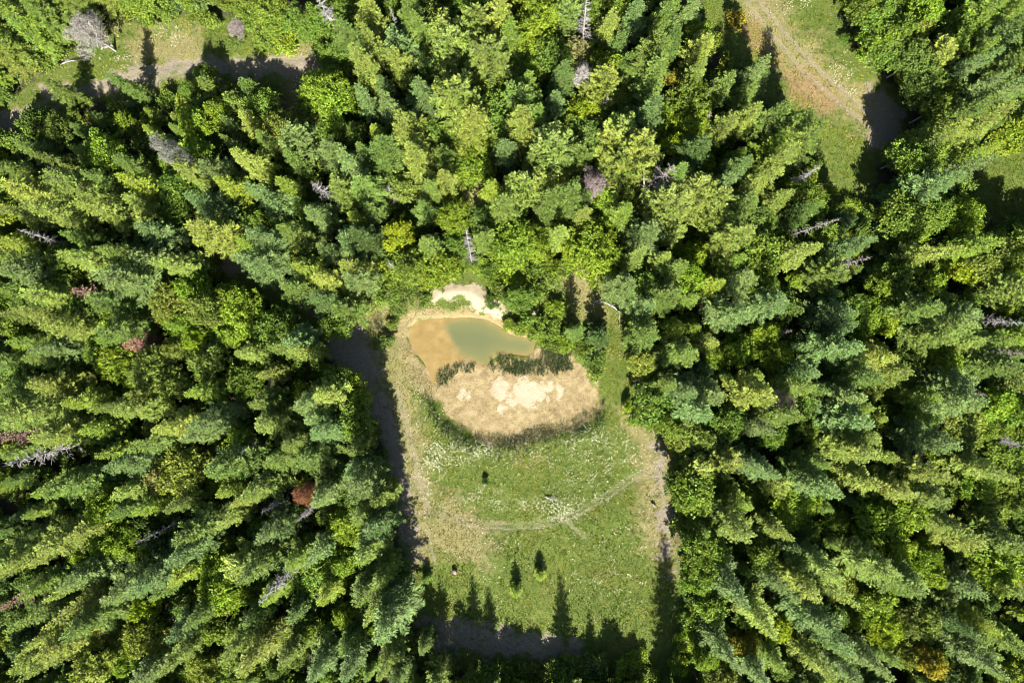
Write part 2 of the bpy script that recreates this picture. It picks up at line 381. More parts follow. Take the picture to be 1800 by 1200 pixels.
attrs['wet'] = sst(S['pond'] + nz1 + nz2, -.7, 0.4)
rut = np.zeros(fx.shape)
for pts, off, kind in RUTS:
    d = line_dist(pts, fx, fy); d = np.abs(d - off / 10) if kind == 'pair' else d
    wd = .22 if off < 6 else .42
    rut = np.maximum(rut, np.exp(-(d / wd) ** 2))
attrs['rut'] = rut * (.75 + .25 * np.clip(nz1 * 2, -1, 1))
nx, ny = len(gx), len(gy)
ii = np.arange(nx - 1)[None, :] + np.arange(ny - 1)[:, None] * nx
quads = np.stack([ii, ii + 1, ii + nx + 1, ii + nx], -1).reshape(-1, 4)

def ground_mat():
    m, N, L = new_mat('ground')
    out = N.new('ShaderNodeOutputMaterial'); pb = N.new('ShaderNodeBsdfPrincipled'); pb.inputs['Roughness'].default_value = .92
    pb.inputs['Specular IOR Level'].default_value = .2
    geo = N.new('ShaderNodeNewGeometry')
    def noise(sc, det=6, ro=.6):
        n = N.new('ShaderNodeTexNoise'); n.inputs['Scale'].default_value = sc; n.inputs['Detail'].default_value = det; n.inputs['Roughness'].default_value = ro
        L.new(geo.outputs['Position'], n.inputs['Vector']); return n.outputs[0]
    def ramp(v, stops):
        c = N.new('ShaderNodeValToRGB'); e = c.color_ramp.elements
        e[0].position, e[0].color = stops[0][0], (*stops[0][1], 1); e[1].position, e[1].color = stops[-1][0], (*stops[-1][1], 1)
        for p_, c_ in stops[1:-1]:
            k = e.new(p_); k.color = (*c_, 1)
        L.new(v, c.inputs[0]); return c.outputs[0]
    def mix(f, a, b):
        x = N.new('ShaderNodeMix'); x.data_type = 'RGBA'; L.new(f, x.inputs[0]); L.new(a, x.inputs[6]); L.new(b, x.inputs[7]); return x.outputs[2]
    def att(nm):
        a = N.new('ShaderNodeAttribute'); a.attribute_name = nm; return a.outputs['Fac']
    def math_(op, a, b, clamp=False):
        x = N.new('ShaderNodeMath'); x.operation = op; x.use_clamp = clamp
        for i, v in enumerate((a, b)):
            if isinstance(v, (int, float)): x.inputs[i].default_value = v
            else: L.new(v, x.inputs[i])
        return x.outputs[0]
    def edge(nm, n, amt=.9, gain=2.2):
        """zone weight broken up by noise"""
        t = math_('MULTIPLY', math_('SUBTRACT', n, .5), amt)
        return math_('ADD', math_('MULTIPLY', math_('SUBTRACT', math_('ADD', att(nm), t), .5), gain), .5, True)
    n1, n2, n3, n4 = noise(.12), noise(.9, 8), noise(4.5, 6, .7), noise(14, 3, .7)
    floor_ = ramp(n3, [(.3, (.016, .014, .009)), (.55, (.035, .033, .015)), (.75, (.06, .048, .028))])
    grass = ramp(n3, [(.28, (0.023, 0.036, 0.005)), (.45, (0.045, 0.065, 0.009)), (.6, (0.078, 0.094, 0.017)), (.78, (0.130, 0.120, 0.049))])
    grass2 = ramp(n2, [(.3, (0.032, 0.061, 0.007)), (.5, (0.061, 0.086, 0.013)), (.7, (0.108, 0.108, 0.029))])
    grass = mix(n1, grass, grass2)
    dry = ramp(n3, [(.28, (0.084, 0.077, 0.031)), (.5, (0.153, 0.122, 0.058)), (.75, (0.260, 0.207, 0.122))])
    dirt = ramp(n3, [(.25, (0.070, 0.060, 0.042)), (.45, (0.126, 0.107, 0.077)), (.62, (0.177, 0.152, 0.110)), (.8, (0.242, 0.209, 0.158))])
    bed = ramp(n2, [(.3, (0.093, 0.069, 0.030)), (.5, (0.172, 0.132, 0.061)), (.7, (0.242, 0.195, 0.102))])
    bed = mix(math_('MULTIPLY', n4, .45), bed, ramp(n3, [(.35, (0.081, 0.059, 0.033)), (.7, (0.207, 0.163, 0.104))]))
    sand = mix(n3, ramp(n2, [(.3, (0.160, 0.123, 0.067)), (.6, (0.258, 0.214, 0.147))]), ramp(n4, [(.3, (0.166, 0.135, 0.080)), (.6, (0.307, 0.264, 0.191))]))
    rust = ramp(n3, [(.3, (0.112, 0.064, 0.028)), (.7, (0.208, 0.120, 0.064))])
    wet = ramp(n2, [(.3, (.16, .115, .05)), (.7, (.22, .16, .075))])
    c = mix(edge('grass', n2), floor_, grass)
    c = mix(math_('MULTIPLY', edge('dry', n2, 1.6, 1.6), .7), c, dry)
    c = mix(math_('MULTIPLY', edge('rust', n2, 1.3, 1.5), .6), c, rust)
    c = mix(edge('track', n2, 1.2), c, dirt)
    c = mix(math_('MULTIPLY', att('rut'), .8, True), c, dirt)
    c = mix(edge('rim', n3, 1.4, 1.8), c, dry)
    c = mix(edge('bed', n2, .8), c, bed)
    c = mix(edge('sand', n3, 1.8, 3), c, sand)
    c = mix(edge('wet', n3, .5, 2), c, wet)
    L.new(c, pb.inputs['Base Color'])
    bp = N.new('ShaderNodeBump'); bp.inputs['Strength'].default_value = .9; bp.inputs['Distance'].default_value = .22
    L.new(math_('ADD', n3, math_('MULTIPLY', n4, .5)), bp.inputs['Height']); L.new(bp.outputs[0], pb.inputs['Normal'])
    L.new(pb.outputs[0], out.inputs[0])
    return m
M_GROUND = ground_mat()

fq = {k: v[quads].mean(1) for k, v in S.items() if k in ('clear', 'bed', 'sand', 'track')}
pq = S['pond'][quads].mean(1)
zone = np.zeros(len(quads), int)                       # 0 forest floor
zone[fq['clear'] > -.6] = 1
zone[fq['track'] > -.3] = 2
zone[(fq['bed'] > -.2)] = 3
zone[(pq > -.3)] = 3
zone[fq['sand'] > 0] = 4
allv = np.stack([fx, fy, gz], 1)
for zi, (nm, lab) in enumerate([('ground', 'dark brown litter of needles and soil under the trees'), ('meadow_ground', 'green and straw coloured meadow turf round the pond'),
                                ('dirt_track', 'pale bare dirt of the vehicle tracks'), ('pond_bed', 'tan dried mud bed of the shrunken pond'), ('sand_bank', 'almost white patches of bare dry sand')]):
    q = quads[zone == zi]
    used, inv = np.unique(q, return_inverse=True)
    me = mesh_np(nm, allv[used], inv.reshape(-1, 4), 4, [M_GROUND], smooth=True)
    for k, v in attrs.items():
        a = me.attributes.new(k, 'FLOAT', 'POINT'); a.data.foreach_set('value', v[used].astype(np.float32))
    tag(obj(nm, me), lab, kind='structure')

# pond water: a level sheet, murky, its silt greenish where deep and amber where shallow
wx = np.arange(-19.5, 6, .2); wy = np.arange(-9, 6, .2)
WX, WY = np.meshgrid(wx, wy); a_, b_ = WX.ravel(), WY.ravel()
pd = sdf('pond', a_, b_); dp = sdf('deep', a_, b_) + wob(a_, b_, 1.3, off=4) * .18
ii = np.arange(len(wx) - 1)[None, :] + np.arange(len(wy) - 1)[:, None] * len(wx)
q = np.stack([ii, ii + 1, ii + len(wx) + 1, ii + len(wx)], -1).reshape(-1, 4)
q = q[pd[q].max(1) > -.9]
used, inv = np.unique(q, return_inverse=True)
me = mesh_np('pond_water', np.stack([a_, b_, np.full(a_.shape, WATER_Z)], 1)[used], inv.reshape(-1, 4), 4, smooth=True)
at = me.attributes.new('deep', 'FLOAT', 'POINT'); at.data.foreach_set('value', sst(dp + wob(a_, b_, .6, off=19) * .12, -.9, 1.1)[used].astype(np.float32))
at = me.attributes.new('inner', 'FLOAT', 'POINT'); at.data.foreach_set('value', np.clip(pd / 3, 0, 1)[used].astype(np.float32))
m, N, L = new_mat('murky_water')
out = N.new('ShaderNodeOutputMaterial'); pb = N.new('ShaderNodeBsdfPrincipled'); pb.inputs['Roughness'].default_value = .12; pb.inputs['IOR'].default_value = 1.33
a1 = N.new('ShaderNodeAttribute'); a1.attribute_name = 'deep'; a2 = N.new('ShaderNodeAttribute'); a2.attribute_name = 'inner'
geo = N.new('ShaderNodeNewGeometry'); nz = N.new('ShaderNodeTexNoise'); nz.inputs['Scale'].default_value = .7; nz.inputs['Detail'].default_value = 7
L.new(geo.outputs['Position'], nz.inputs['Vector'])
cr = N.new('ShaderNodeValToRGB'); cr.color_ramp.elements[0].position = .3; cr.color_ramp.elements[0].color = (.112, .078, .028, 1)
cr.color_ramp.elements[1].position = .7; cr.color_ramp.elements[1].color = (.150, .108, .041, 1); L.new(nz.outputs[0], cr.inputs[0])
cr2 = N.new('ShaderNodeValToRGB'); cr2.color_ramp.elements[0].color = (.084, .084, .032, 1); cr2.color_ramp.elements[1].color = (.062, .068, .030, 1)
L.new(a2.outputs['Fac'], cr2.inputs[0])
mx = N.new('ShaderNodeMix'); mx.data_type = 'RGBA'; L.new(a1.outputs['Fac'], mx.inputs[0]); L.new(cr.outputs[0], mx.inputs[6]); L.new(cr2.outputs[0], mx.inputs[7])
L.new(mx.outputs[2], pb.inputs['Base Color'])
bp = N.new('ShaderNodeBump'); bp.inputs['Strength'].default_value = .15; bp.inputs['Distance'].default_value = .02
n2_ = N.new('ShaderNodeTexNoise'); n2_.inputs['Scale'].default_value = 3; L.new(geo.outputs['Position'], n2_.inputs['Vector'])
L.new(n2_.outputs[0], bp.inputs['Height']); L.new(bp.outputs[0], pb.inputs['Normal']); L.new(pb.outputs[0], out.inputs[0])
me.materials.append(m)
tag(obj('pond_water', me), 'murky pond water, green where deep and amber where shallow', kind='structure')

# ------------------------------------------------------------------ low plants as real geometry (stuff)
def simple_leaf_mat(name, stops, transl=.25):
    m, N, L = new_mat(name)
    out = N.new('ShaderNodeOutputMaterial'); at = N.new('ShaderNodeAttribute'); at.attribute_name = 'tint'
    cr = N.new('ShaderNodeValToRGB'); e = cr.color_ramp.elements
    e[0].position, e[0].color = stops[0][0], (*stops[0][1], 1); e[1].position, e[1].color = stops[-1][0], (*stops[-1][1], 1)
    for p_, c_ in stops[1:-1]:
        k = e.new(p_); k.color = (*c_, 1)
    L.new(at.outputs['Fac'], cr.inputs[0])
    df = N.new('ShaderNodeBsdfDiffuse'); tr = N.new('ShaderNodeBsdfTranslucent'); mx = N.new('ShaderNodeMixShader'); mx.inputs[0].default_value = transl
    L.new(cr.outputs[0], df.inputs[0]); L.new(cr.outputs[0], tr.inputs[0]); L.new(df.outputs[0], mx.inputs[1]); L.new(tr.outputs[0], mx.inputs[2]); L.new(mx.outputs[0], out.inputs[0])
    return m
M_GRASS = simple_leaf_mat('grass_blades', [(0, (.028, .058, .008)), (.25, (.068, .108, .011)), (.5, (.14, .17, .018)), (.75, (.23, .215, .05)), (1, (.29, .25, .13))])
M_REED = simple_leaf_mat('reed_blades', [(0, (.02, .035, .015)), (.6, (.06, .085, .03)), (1, (.16, .14, .07))])
M_FLOWER = simple_leaf_mat('flower_heads', [(0, (.24, .25, .12)), (1, (.52, .52, .40))], .15)

def tuft_blades(B, x, y, z, tone, hgt, wid, k, spread, r):
    n = len(x); 
    X = np.repeat(np.stack([x, y, z], 1), k, 0); t = np.repeat(tone, k) + r.normal(0, .07, n * k)
    H = np.repeat(hgt, k) * r.uniform(.6, 1.2, n * k)
    a = r.uniform(0, 6.28, n * k); lean = r.uniform(.2, 1.2, n * k)
    d = np.stack([np.cos(a) * lean, np.sin(a) * lean, np.ones(n * k)], 1)
    X[:, :2] += r.normal(0, 1, (n * k, 2)) * spread
    B.add(X, d, np.stack([-np.sin(a), np.cos(a), np.zeros(n * k)], 1), H, np.repeat(wid, k) * r.uniform(.7, 1.2, n * k), np.clip(t, 0, 1))

def scatter(n, x0, x1, y0, y1, r):
    return r.uniform(x0, x1, n), r.uniform(y0, y1, n)

r = np.random.default_rng(77)
B = Blades()
x, y = [], []
for (n, bx) in ((62000, (-34, 34, -62, 16)), (17000, (32, 70, 20, 62)), (12000, (-92, -30, 38, 58)), (2500, (78, 92, 20, 34))):
    a, b = scatter(n, *bx, r); x.append(a); y.append(b)
x = np.concatenate(x); y = np.concatenate(y)
sc = sdf('clear', x, y); keep = sc + wob(x, y, 2, off=7) > -1.2
x, y = x[keep], y[keep]
s = {k: sdf(k, x, y) for k in ('pond', 'bed', 'sand', 'track', 'rim', 'dry', 'rust')}
patch = wob(x, y, 3.2, off=12); fine = wob(x, y, 1.1, off=25)
bare = np.maximum.reduce([sst(s['bed'], -.5, .4) * .95, sst(s['pond'], -1, -.3), sst(s['sand'], -.6, 0), sst(s['track'], -1.2, .8) * (.35 + .42 * (y > -44)), sst(s['dry'], -1.5, 1) * .35, sst(s['rim'], -.5, .3) * .3])
for pts, off, kind in RUTS:
    d = line_dist(pts, x, y); d = np.abs(d - off / 10) if kind == 'pair' else d
    bare = np.maximum(bare, np.exp(-(d / (.25 if off < 6 else .5)) ** 2) * .95)
bare = np.clip(bare + .25 * (fine > 1.1), 0, 1)
keep = (r.uniform(0, 1, len(x)) > bare) & (s['pond'] < -.25)
x, y, patch, fine = x[keep], y[keep], patch[keep], fine[keep]; s = {k: v[keep] for k, v in s.items()}
tone = .30 + .19 * patch + .17 * fine + .13 * wob(x, y, 7, off=31) + .17 * sst(s['dry'] + 1.1 * wob(x, y, 2.4, off=17), -4.5, 3) + .35 * sst(s['rim'], -1, .4) + .3 * sst(s['track'], -2, 1) + .25 * sst(s['bed'], -1, 0) + r.normal(0, .13, len(x))
tone = tone - .05 * (np.hypot(x - 5, y + 25) < 13)
tone = tone - .22 * (wob(x, y, 1.7, off=35) > .9)
hg = np.clip(.26 + .07 * patch + .06 * fine, .12, .5)
z = ground_h(x, y)
tuft_blades(B, x, y, z - .02, tone, hg, np.full(len(x), .085), 4, .10, r)
tag(obj('grass', B.build('grass', [M_GRASS])), 'green and straw grass tufts covering the meadow and clearings', 'grass', kind='stuff')

# rushes: dark band on the pond's edge, tussocks round the dry bed, brown fringe
B = Blades()
def reeds(poly, n, h, tone, k=6, sp=.16, wd=.07):
    pts = [P2W(*p) for p in poly]; xs = [p[0] for p in pts]; ys = [p[1] for p in pts]
    Z['_t'] = [poly]; x, y = scatter(n, min(xs), max(xs), min(ys), max(ys), r)
    k_ = sdf('_t', x, y) + wob(x, y, .8, off=2) * .3 > 0; x, y = x[k_], y[k_]
    k_ = r.uniform(0, 1, len(x)) < .62 + .3 * wob(x, y, .9, off=15); x, y = x[k_], y[k_]
    tuft_blades(B, x, y, ground_h(x, y) - .05, np.clip(tone + r.normal(0, .2, len(x)), 0, 1), np.full(len(x), h) * r.uniform(.6, 1.2, len(x)), np.full(len(x), wd), k, sp, r)
reeds([(860, 634), (880, 628), (925, 634), (960, 632), (1003, 626), (1006, 650), (965, 659), (890, 657), (864, 650)], 1300, .8, .3)
reeds([(766, 676), (770, 652), (790, 641), (832, 640), (836, 652), (803, 656), (788, 668), (776, 684)], 700, .7, .4)
reeds([(800, 742), (850, 762), (900, 764), (950, 748), (1010, 735), (1045, 716), (1050, 735), (960, 768), (900, 780), (840, 776)], 2600, .5, .8)
reeds([(955, 610), (1010, 612), (1008, 628), (950, 628)], 500, .8, .55)
reeds([(745, 685), (775, 738), (820, 770), (880, 782), (950, 770), (1040, 746), (1062, 705), (1072, 735), (1040, 768), (960, 792), (880, 806), (825, 800), (775, 768), (742, 715)], 3600, .95, .3)
tag(obj('rushes', B.build('rushes', [M_REED])), 'dark green and brown rushes on the pond margin and dry bed', 'rushes', kind='stuff')

# white meadow flowers in drifts
B = Blades(); fx_, fy_ = [], []
for (cx, cy, sx, sy, n) in [(800, 798, 34, 11, 900), (760, 812, 16, 14, 420), (850, 790, 14, 6, 220), (982, 898, 14, 9, 430), (1000, 888, 22, 8, 150), (855, 880, 30, 8, 260), (925, 885, 26, 7, 260), (1080, 800, 26, 16, 460),
                           (1035, 850, 22, 14, 240), (935, 800, 40, 12, 300), (1020, 770, 30, 8, 260), (760, 850, 14, 20, 220), (900, 850, 90, 40, 420), (1050, 940, 50, 30, 260), (900, 960, 80, 45, 420), (1050, 1020, 50, 40, 260),
                           (870, 1040, 12, 26, 120), (1100, 1030, 20, 20, 160), (1475, 130, 12, 16, 150), (1490, 160, 8, 14, 120), (1395, 8, 14, 8, 160), (300, 60, 16, 10, 260), (215, 105, 12, 10, 120), (540, 150, 12, 14, 160),
                           (520, 140, 8, 8, 60), (770, 735, 10, 22, 160), (735, 700, 6, 20, 110), (1060, 760, 20, 8, 150), (720, 585, 8, 16, 120), (850, 535, 20, 8, 60), (1000, 800, 60, 20, 240), (640, 500, 20, 10, 60)]:
    n = int(n * .62); kc = max(3, n // 7); jx = r.integers(0, kc, n)
    px = r.normal(cx, sx * 1.15, kc)[jx] + r.normal(0, 4, n); py = r.normal(cy, sy * 1.15, kc)[jx] + r.normal(0, 3.5, n)
    lone = r.uniform(0, 1, n) < .35; px = np.where(lone, r.normal(cx, sx * 1.4, n), px); py = np.where(lone, r.normal(cy, sy * 1.4, n), py)
    fx_.append((px - 900) / 10); fy_.append((600 - py) / 10)
x = np.concatenate(fx_); y = np.concatenate(fy_)
keep = (sdf('clear', x, y) > 0) & (sdf('pond', x, y) < -.6) & (sdf('bed', x, y) < 0) & (sdf('sand', x, y) < -.2)
x, y = x[keep], y[keep]; n = len(x)
X = np.repeat(np.stack([x, y, ground_h(x, y) + .28], 1), 2, 0); X += r.normal(0, .05, X.shape)
a = r.uniform(0, 6.28, 2 * n); d = np.stack([np.cos(a), np.sin(a), r.uniform(-.1, .4, 2 * n)], 1)
B.add(X, d, np.stack([-np.sin(a), np.cos(a), r.normal(0, .2, 2 * n)], 1), r.uniform(.07, .17, 2 * n), r.uniform(.05, .11, 2 * n), r.uniform(0, 1, 2 * n))
tag(obj('white_flowers', B.build('white_flowers', [M_FLOWER])), 'small white flowers scattered in drifts over the meadow', 'flowers', kind='stuff')

# ------------------------------------------------------------------ trees
HUE = {'d': ('dark green', (.055, .085, .018)), 'g': ('green', (.106, .146, .026)), 'y': ('yellow-green', (.162, .194, .034)), 'b': ('blue-green', (.108, .152, .042)),
       'o': ('olive green', (.138, .175, .034)), 'l': ('lime green', (.158, .214, .019)), 'Y': ('yellow', (.20, .245, .014)), 'a': ('amber', (.19, .165, .02)), 'p': ('pale straw', (.19, .19, .07)),
       'n': ('mid green', (.120, .170, .023))}
# crown centres as they show in the photo: x y kind+hue [size]; f fir, e pine, m broadleaf
TREES = """430 207 fy1.15;285 190 fy;190 160 fb;310 285 fo1.2;270 240 fy;370 300 fb;230 290 fg.8;160 310 fg;120 320 fy;365 365 fb;470 345 fb;555 375 fb;520 285 fg.8;590 270 fb;30 250 fg;62 268 fg;20 295 fg;60 335 fy;30 375 fy;
100 370 fy;190 368 fy;245 362 fy.9;150 195 fg;108 192 mg;30 125 fy;15 85 fg;88 48 fg;30 28 fd;122 72 fg;65 85 fg;425 272 fy;400 245 fg;470 250 fg.8;565 160 ml;592 195 ml;540 215 my.6;200 18 fg;160 22 fy;400 8 mn.8;430 25 mn.8;
480 18 mn.8;520 45 mn.9;455 60 mn.7;560 40 mn;545 68 mn.7;600 30 mn;330 8 mn.8;250 10 mn.8;130 20 fg;
643 17 fy;720 28 fg1.15;745 55 fg;880 28 fy;787 98 eo;862 108 eo1.15;835 50 ey;657 75 fy;693 112 fy;640 112 fo;613 62 fg;950 22 ml;935 62 ml;932 112 ml;973 105 mn;1012 105 mp;1057 120 ml;993 35 eo;1067 50 fy;1113 33 fb;
1143 100 fg;1165 30 fg;1182 142 ma.6;1147 138 fg;813 182 ey1.1;833 217 fy1.1;867 172 ml.9;917 188 eg;920 225 fy;980 182 fb;1022 202 mY.9;1070 192 my.8;1140 195 fb;1187 200 mY.8;750 172 fb;643 173 fb;677 190 fb;713 233 fy;737 277 fy;
683 267 fg;617 290 fb;640 330 fg;710 332 my;787 320 fy;757 333 fg;887 263 fb;900 320 fy;920 335 ey;967 267 eo1.1;953 245 fb;1013 273 eg;1113 273 ey1.1;1080 293 ey;1000 353 fg;1027 377 fy;960 360 fg;883 367 fg;833 350 mp.8;
800 377 ml;1100 347 mn;1167 367 eo;833 253 ml;773 233 mn;827 300 ml.8;1210 22 fb;1230 93 fy;1222 127 fy;1320 120 fb.9;1362 118 fb1.1;1310 163 fg;1310 200 fy;1267 227 fy;1357 200 fg;1400 215 fg;1413 250 fg1.1;1375 282 fy;
1333 320 fy;1277 313 fb;1222 267 fd;1247 360 eo;1413 347 mn;1373 353 fy;1300 360 fg;1487 362 mn.5;1508 372 ml.45;1217 217 ml;1185 260 mY.7;1180 310 fg;
1493 22 mn;1522 45 mn;1555 20 mn;1545 75 ml;1538 112 mn;1577 60 mn;1620 20 ml;1613 52 my;1600 110 mg;1667 80 mn;1700 43 mn;1733 20 fg;1767 53 fg;1650 147 mn;1633 187 mn;1610 155 mg;1720 160 fb;1770 107 fg;1700 117 fb;
1733 207 fy;1695 200 fg;1617 247 fg;1650 247 fy;1700 235 fy;1767 160 fb;1773 233 ml;1575 267 mn;1567 320 mn;1643 327 fb;1700 300 fb;1593 380 mn;1633 373 mn;1683 380 ml;1610 300 mg;1540 400 mn;1780 20 fg;
20 450 fg;50 487 fb;110 473 mn;167 457 fy;233 492 fb1.15;268 462 fb;270 410 fb;213 440 fg;333 453 fy;353 430 fy;452 460 fb1.15;467 418 fb;517 412 fg;520 507 fg;580 443 fb;573 490 fy;67 550 fo;117 577 fy;217 577 fg;200 533 fg;
300 533 my;340 510 ml;367 543 my;400 533 ml;327 567 ml;353 600 mY;367 627 my;317 613 my;273 653 my;300 670 my;253 690 fy;243 722 fy;207 633 ml;177 613 mn;93 633 fg;100 610 fb;93 677 fy;60 680 fg;200 713 fg;7 640 fg;
433 547 ml;480 577 mn.9;535 572 fb;540 608 fy;500 613 fg;443 613 fy;433 667 mn;473 653 fy;467 710 fg;477 737 fy;550 700 fb;580 690 fy;553 733 fb;583 760 fb;520 773 fg;367 743 fb1.1;350 765 fb;307 753 fy;273 777 fg;53 720 fo;
100 762 fy;20 740 fo;117 850 fg;160 850 fg;227 863 fy;233 813 fb;293 837 mp;323 820 my;400 820 fg;493 810 fg;550 810 fg;460 863 fg;433 877 fy;327 877 fg;570 867 fb;483 930 fb;410 913 fy;353 933 fo;333 963 fb;167 933 fy;
110 950 fy;50 987 fy;20 975 fy;190 887 ml;200 945 ml;273 1013 fb;233 1030 fb;160 1013 fb;127 1032 fy;140 1062 fy;260 1063 mY;400 1033 ml1.1;388 1008 ml;450 987 fg;563 967 fb;350 1073 fg;67 1083 fg;93 1103 fy;153 1087 fg;
117 1127 fy;83 1160 fy;173 1167 my;260 1117 my;327 1107 fb;320 1147 fg;267 1173 fb;420 1117 fg;450 1140 fy;513 1133 fg;540 1100 mn;567 1167 fb;650 845 fb1.1;685 868 fg.9;620 820 fb;635 900 fg;672 925 fb;650 960 fg;650 1033 fg;
677 1010 fg;677 1090 fb1.1;655 1067 fy;708 1075 fg.8;620 1167 fb;683 1160 fg;713 1183 fg.8;620 740 mn;640 775 fg;633 682 ml.8;610 655 mg;600 600 mn.8;30 560 fg;90 525 fy;
807 1172 eo.8;850 1178 mn.7;910 1165 mn.7;910 1195 ml.8;950 1168 mg.7;1010 1172 mn.8;1043 1182 mg;1127 1145 ml.7;760 1185 mg.8;1090 1185 mg.7;
633 420 fd;700 417 mY.9;753 433 fg;627 467 fy;637 512 fb;720 470 mn;767 468 ml.8;860 420 fg.9;900 420 ml.9;933 430 ml.9;983 410 fy.8;1003 432 mY.7;1045 437 ml;1120 457 fy;1160 453 fy;1133 417 fb;1080 512 fb.8;1173 523 fg;
1123 550 fb.9;1140 590 fg;1122 640 my.7;1182 483 fg;1177 677 fg;1172 750 mn;1155 712 mn.8;1193 620 fg;1190 850 mn.7;
1220 450 mY.9;1210 490 ml;1290 420 fo;1327 440 mn;1400 443 fy;1500 427 fb1.15;1583 420 ml;1533 467 fg;1593 473 fy;1635 443 fy;1550 503 ml;1717 433 mY;1700 467 mY;1735 450 my;1767 480 ml;1780 433 mn;1293 552 fb1.15;1300 493 fb;
1360 533 fb;1250 603 fy;1340 590 ml.9;1467 548 fb;1475 577 fb;1533 553 ml;1563 563 mY.8;1617 547 fg;1667 573 fo1.1;1683 603 fy;1627 593 fg;1733 603 fg;1653 633 ml;1750 643 fg;1467 615 fb;1533 620 fy;1567 657 fy;1510 663 fg;
1407 653 fb;1393 680 fg;1490 693 fb;1320 700 fy1.05;1250 692 fb;1222 722 fb;1207 683 fb;1487 733 fb;1507 763 fg;1373 733 fg;1273 740 mn;1250 770 mg;1333 753 fb;1667 673 fb;1677 707 fb;1693 727 my;1633 773 fb;1750 710 ml;
1743 750 mn;1500 790 fy;1317 813 fb;1343 822 fb;1433 852 fb1.15;1413 827 fg;1222 863 mn;1283 920 fy1.1;1367 935 fy;1235 962 mn;1340 970 mn;1433 987 fo;1517 837 fy;1567 853 fy;1633 837 fy;1733 820 fy;1717 847 ml;1627 870 fo;
1543 910 ml;1587 887 ml;1567 947 ml;1650 923 fo;1683 940 fy;1760 943 fg;1735 893 my;1583 1007 fg1.15;1533 987 fo;1617 980 ml;1633 1003 ml;1693 1027 fb;1743 983 ml;1407 1020 fy;1460 1033 fy;1367 1027 fb;1287 1027 fb;1220 1015 mn;
1450 1110 fb1.15;1420 1080 fb;1333 1077 fy;1362 1097 mY.8;1533 1060 ml;1547 1100 mY;1613 1087 mo;1583 1147 my;1627 1160 ma;1720 1153 fb;1767 1127 fg;1240 1117 mn;1273 1143 fb;1307 1133 ma.7;1433 1170 fy;1483 1177 fb;1533 1160 fb;
1327 1173 fb;1677 1100 fd;1767 1033 fg;1245 1060 mn;1780 880 mg;1785 720 mn"""

placed = []      # dicts: x, y, h, rad, kind, hue, px, py
def ok_base(x, y, margin):
    return float(sdf('clear', np.array([x]), np.array([y]))[0]) < -margin

rt = random.Random(5)
for e in TREES.replace('\n', '').split(';'):
    a, b, c = e.split(); px, py = float(a), float(b)
    kind, hue = c[0], c[1]; size = float(c[2:]) if len(c) > 2 else 1.0
    size *= rt.uniform(.85, 1.15)
    h = {'f': 18.5, 'e': 16, 'm': 11.5}[kind] * size
    if px < 600 and 120 < py < 250: h = min(h, 12.5 * size)
    if 1200 < px < 1320 and py < 180: h *= .72
    x, y = P2W(px, py, h * .62)
    placed.append(dict(x=x, y=y, h=h, kind=kind, hue=hue, px=px, py=py))
# keep trunks out of the clearings: push inward bases to the forest edge
for t in placed:
    for _ in range(12):
        if ok_base(t['x'], t['y'], .9 if t['kind'] == 'm' else 1.5): break
        g = [float(sdf('clear', np.array([t['x'] + dx]), np.array([t['y'] + dy]))[0]) for dx, dy in ((.5, 0), (-.5, 0), (0, .5), (0, -.5))]
        gxx, gyy = g[0] - g[1], g[2] - g[3]; n_ = math.hypot(gxx, gyy) + 1e-6
        t['x'] -= gxx / n_ * .6; t['y'] -= gyy / n_ * .6
def cap(t):
    """canopy height where its shadow falls on ground that lies in the sun"""
    bx, by = 900 + t['x'] * 10, 600 - t['y'] * 10; k = .087
    lim = 99
    if 85 < bx < 545: lim = k * (by - (148 if bx < 345 else 110 if bx < 450 else 85))
    if by < 150: lim = 99
    if -30 < bx <= 85 and by > 235: lim = k * (by - 225)
    if 735 < bx < 1150 and by > 1120: lim = k * (by - 1080 - (25 if bx > 900 else 0))
    if 1150 <= bx < 1225 and by > 1000: lim = k * (by - 1120)
    if 1225 < bx < 1340 and by < 330: lim = k * (by - 20 if bx > 1262 else by + 20)
    if 1465 < bx < 1540 and 250 < by < 620: lim = max(k * (by - 395), 0)
    if 950 < bx < 1065 and 560 < by < 660: lim = 3
    if lim < 99: t['h'] = min(t['h'], max(3.5, lim * rt.uniform(.85, 1.1)))
for t in placed: cap(t)
# trees that stand by themselves in the clearings: (base px, base py, height, kind, hue)
for (px, py, h, k, hu) in [(1003, 585, 11.5, 'f', 'g'), (1048, 592, 8.5, 'f', 'd'), (912, 527, 5.5, 'm', 'n'), (1290, 170, 18, 'f', 'b'), (462, 172, 9, 'f', 'g'), (395, 168, 9, 'f', 'g'), (345, 170, 4.5, 'm', 'n'), (268, 176, 13, 'f', 'g'),
                           (152, 185, 12, 'f', 'g'), (378, 152, 6, 'm', 'n'), (1176, 1215, 24, 'f', 'g'), (1248, 1240, 13, 'f', 'd'), (990, 1190, 15.5, 'f', 'g'), (862, 1175, 12.5, 'f', 'g'), (836, 1178, 15, 'f', 'g'), (775, 1160, 12, 'f', 'g'),
                           (755, 1105, 10, 'f', 'g'), (1040, 1198, 11, 'f', 'g'), (895, 1190, 9, 'f', 'g'), (940, 1195, 8, 'm', 'g'), (1160, 1195, 6, 'm', 'g'), (1075, 1192, 9, 'm', 'g'), (740, 1190, 14, 'f', 'g'), (1115, 1205, 9, 'f', 'g'),
                           (1448, 402, 11, 'f', 'd'), (458, 545, 8, 'f', 'g'), (1565, 300, 14, 'm', 'n'), (815, 1188, 11, 'm', 'g')]:
    x, y = P2W(px, py); s_ = 1 / (1 - h * .6 / CAM_H)
    placed.append(dict(x=x, y=y, h=h, kind=k, hue=hu, px=900 + (px - 900) * s_, py=600 + (py - 600) * s_, fixed=1))
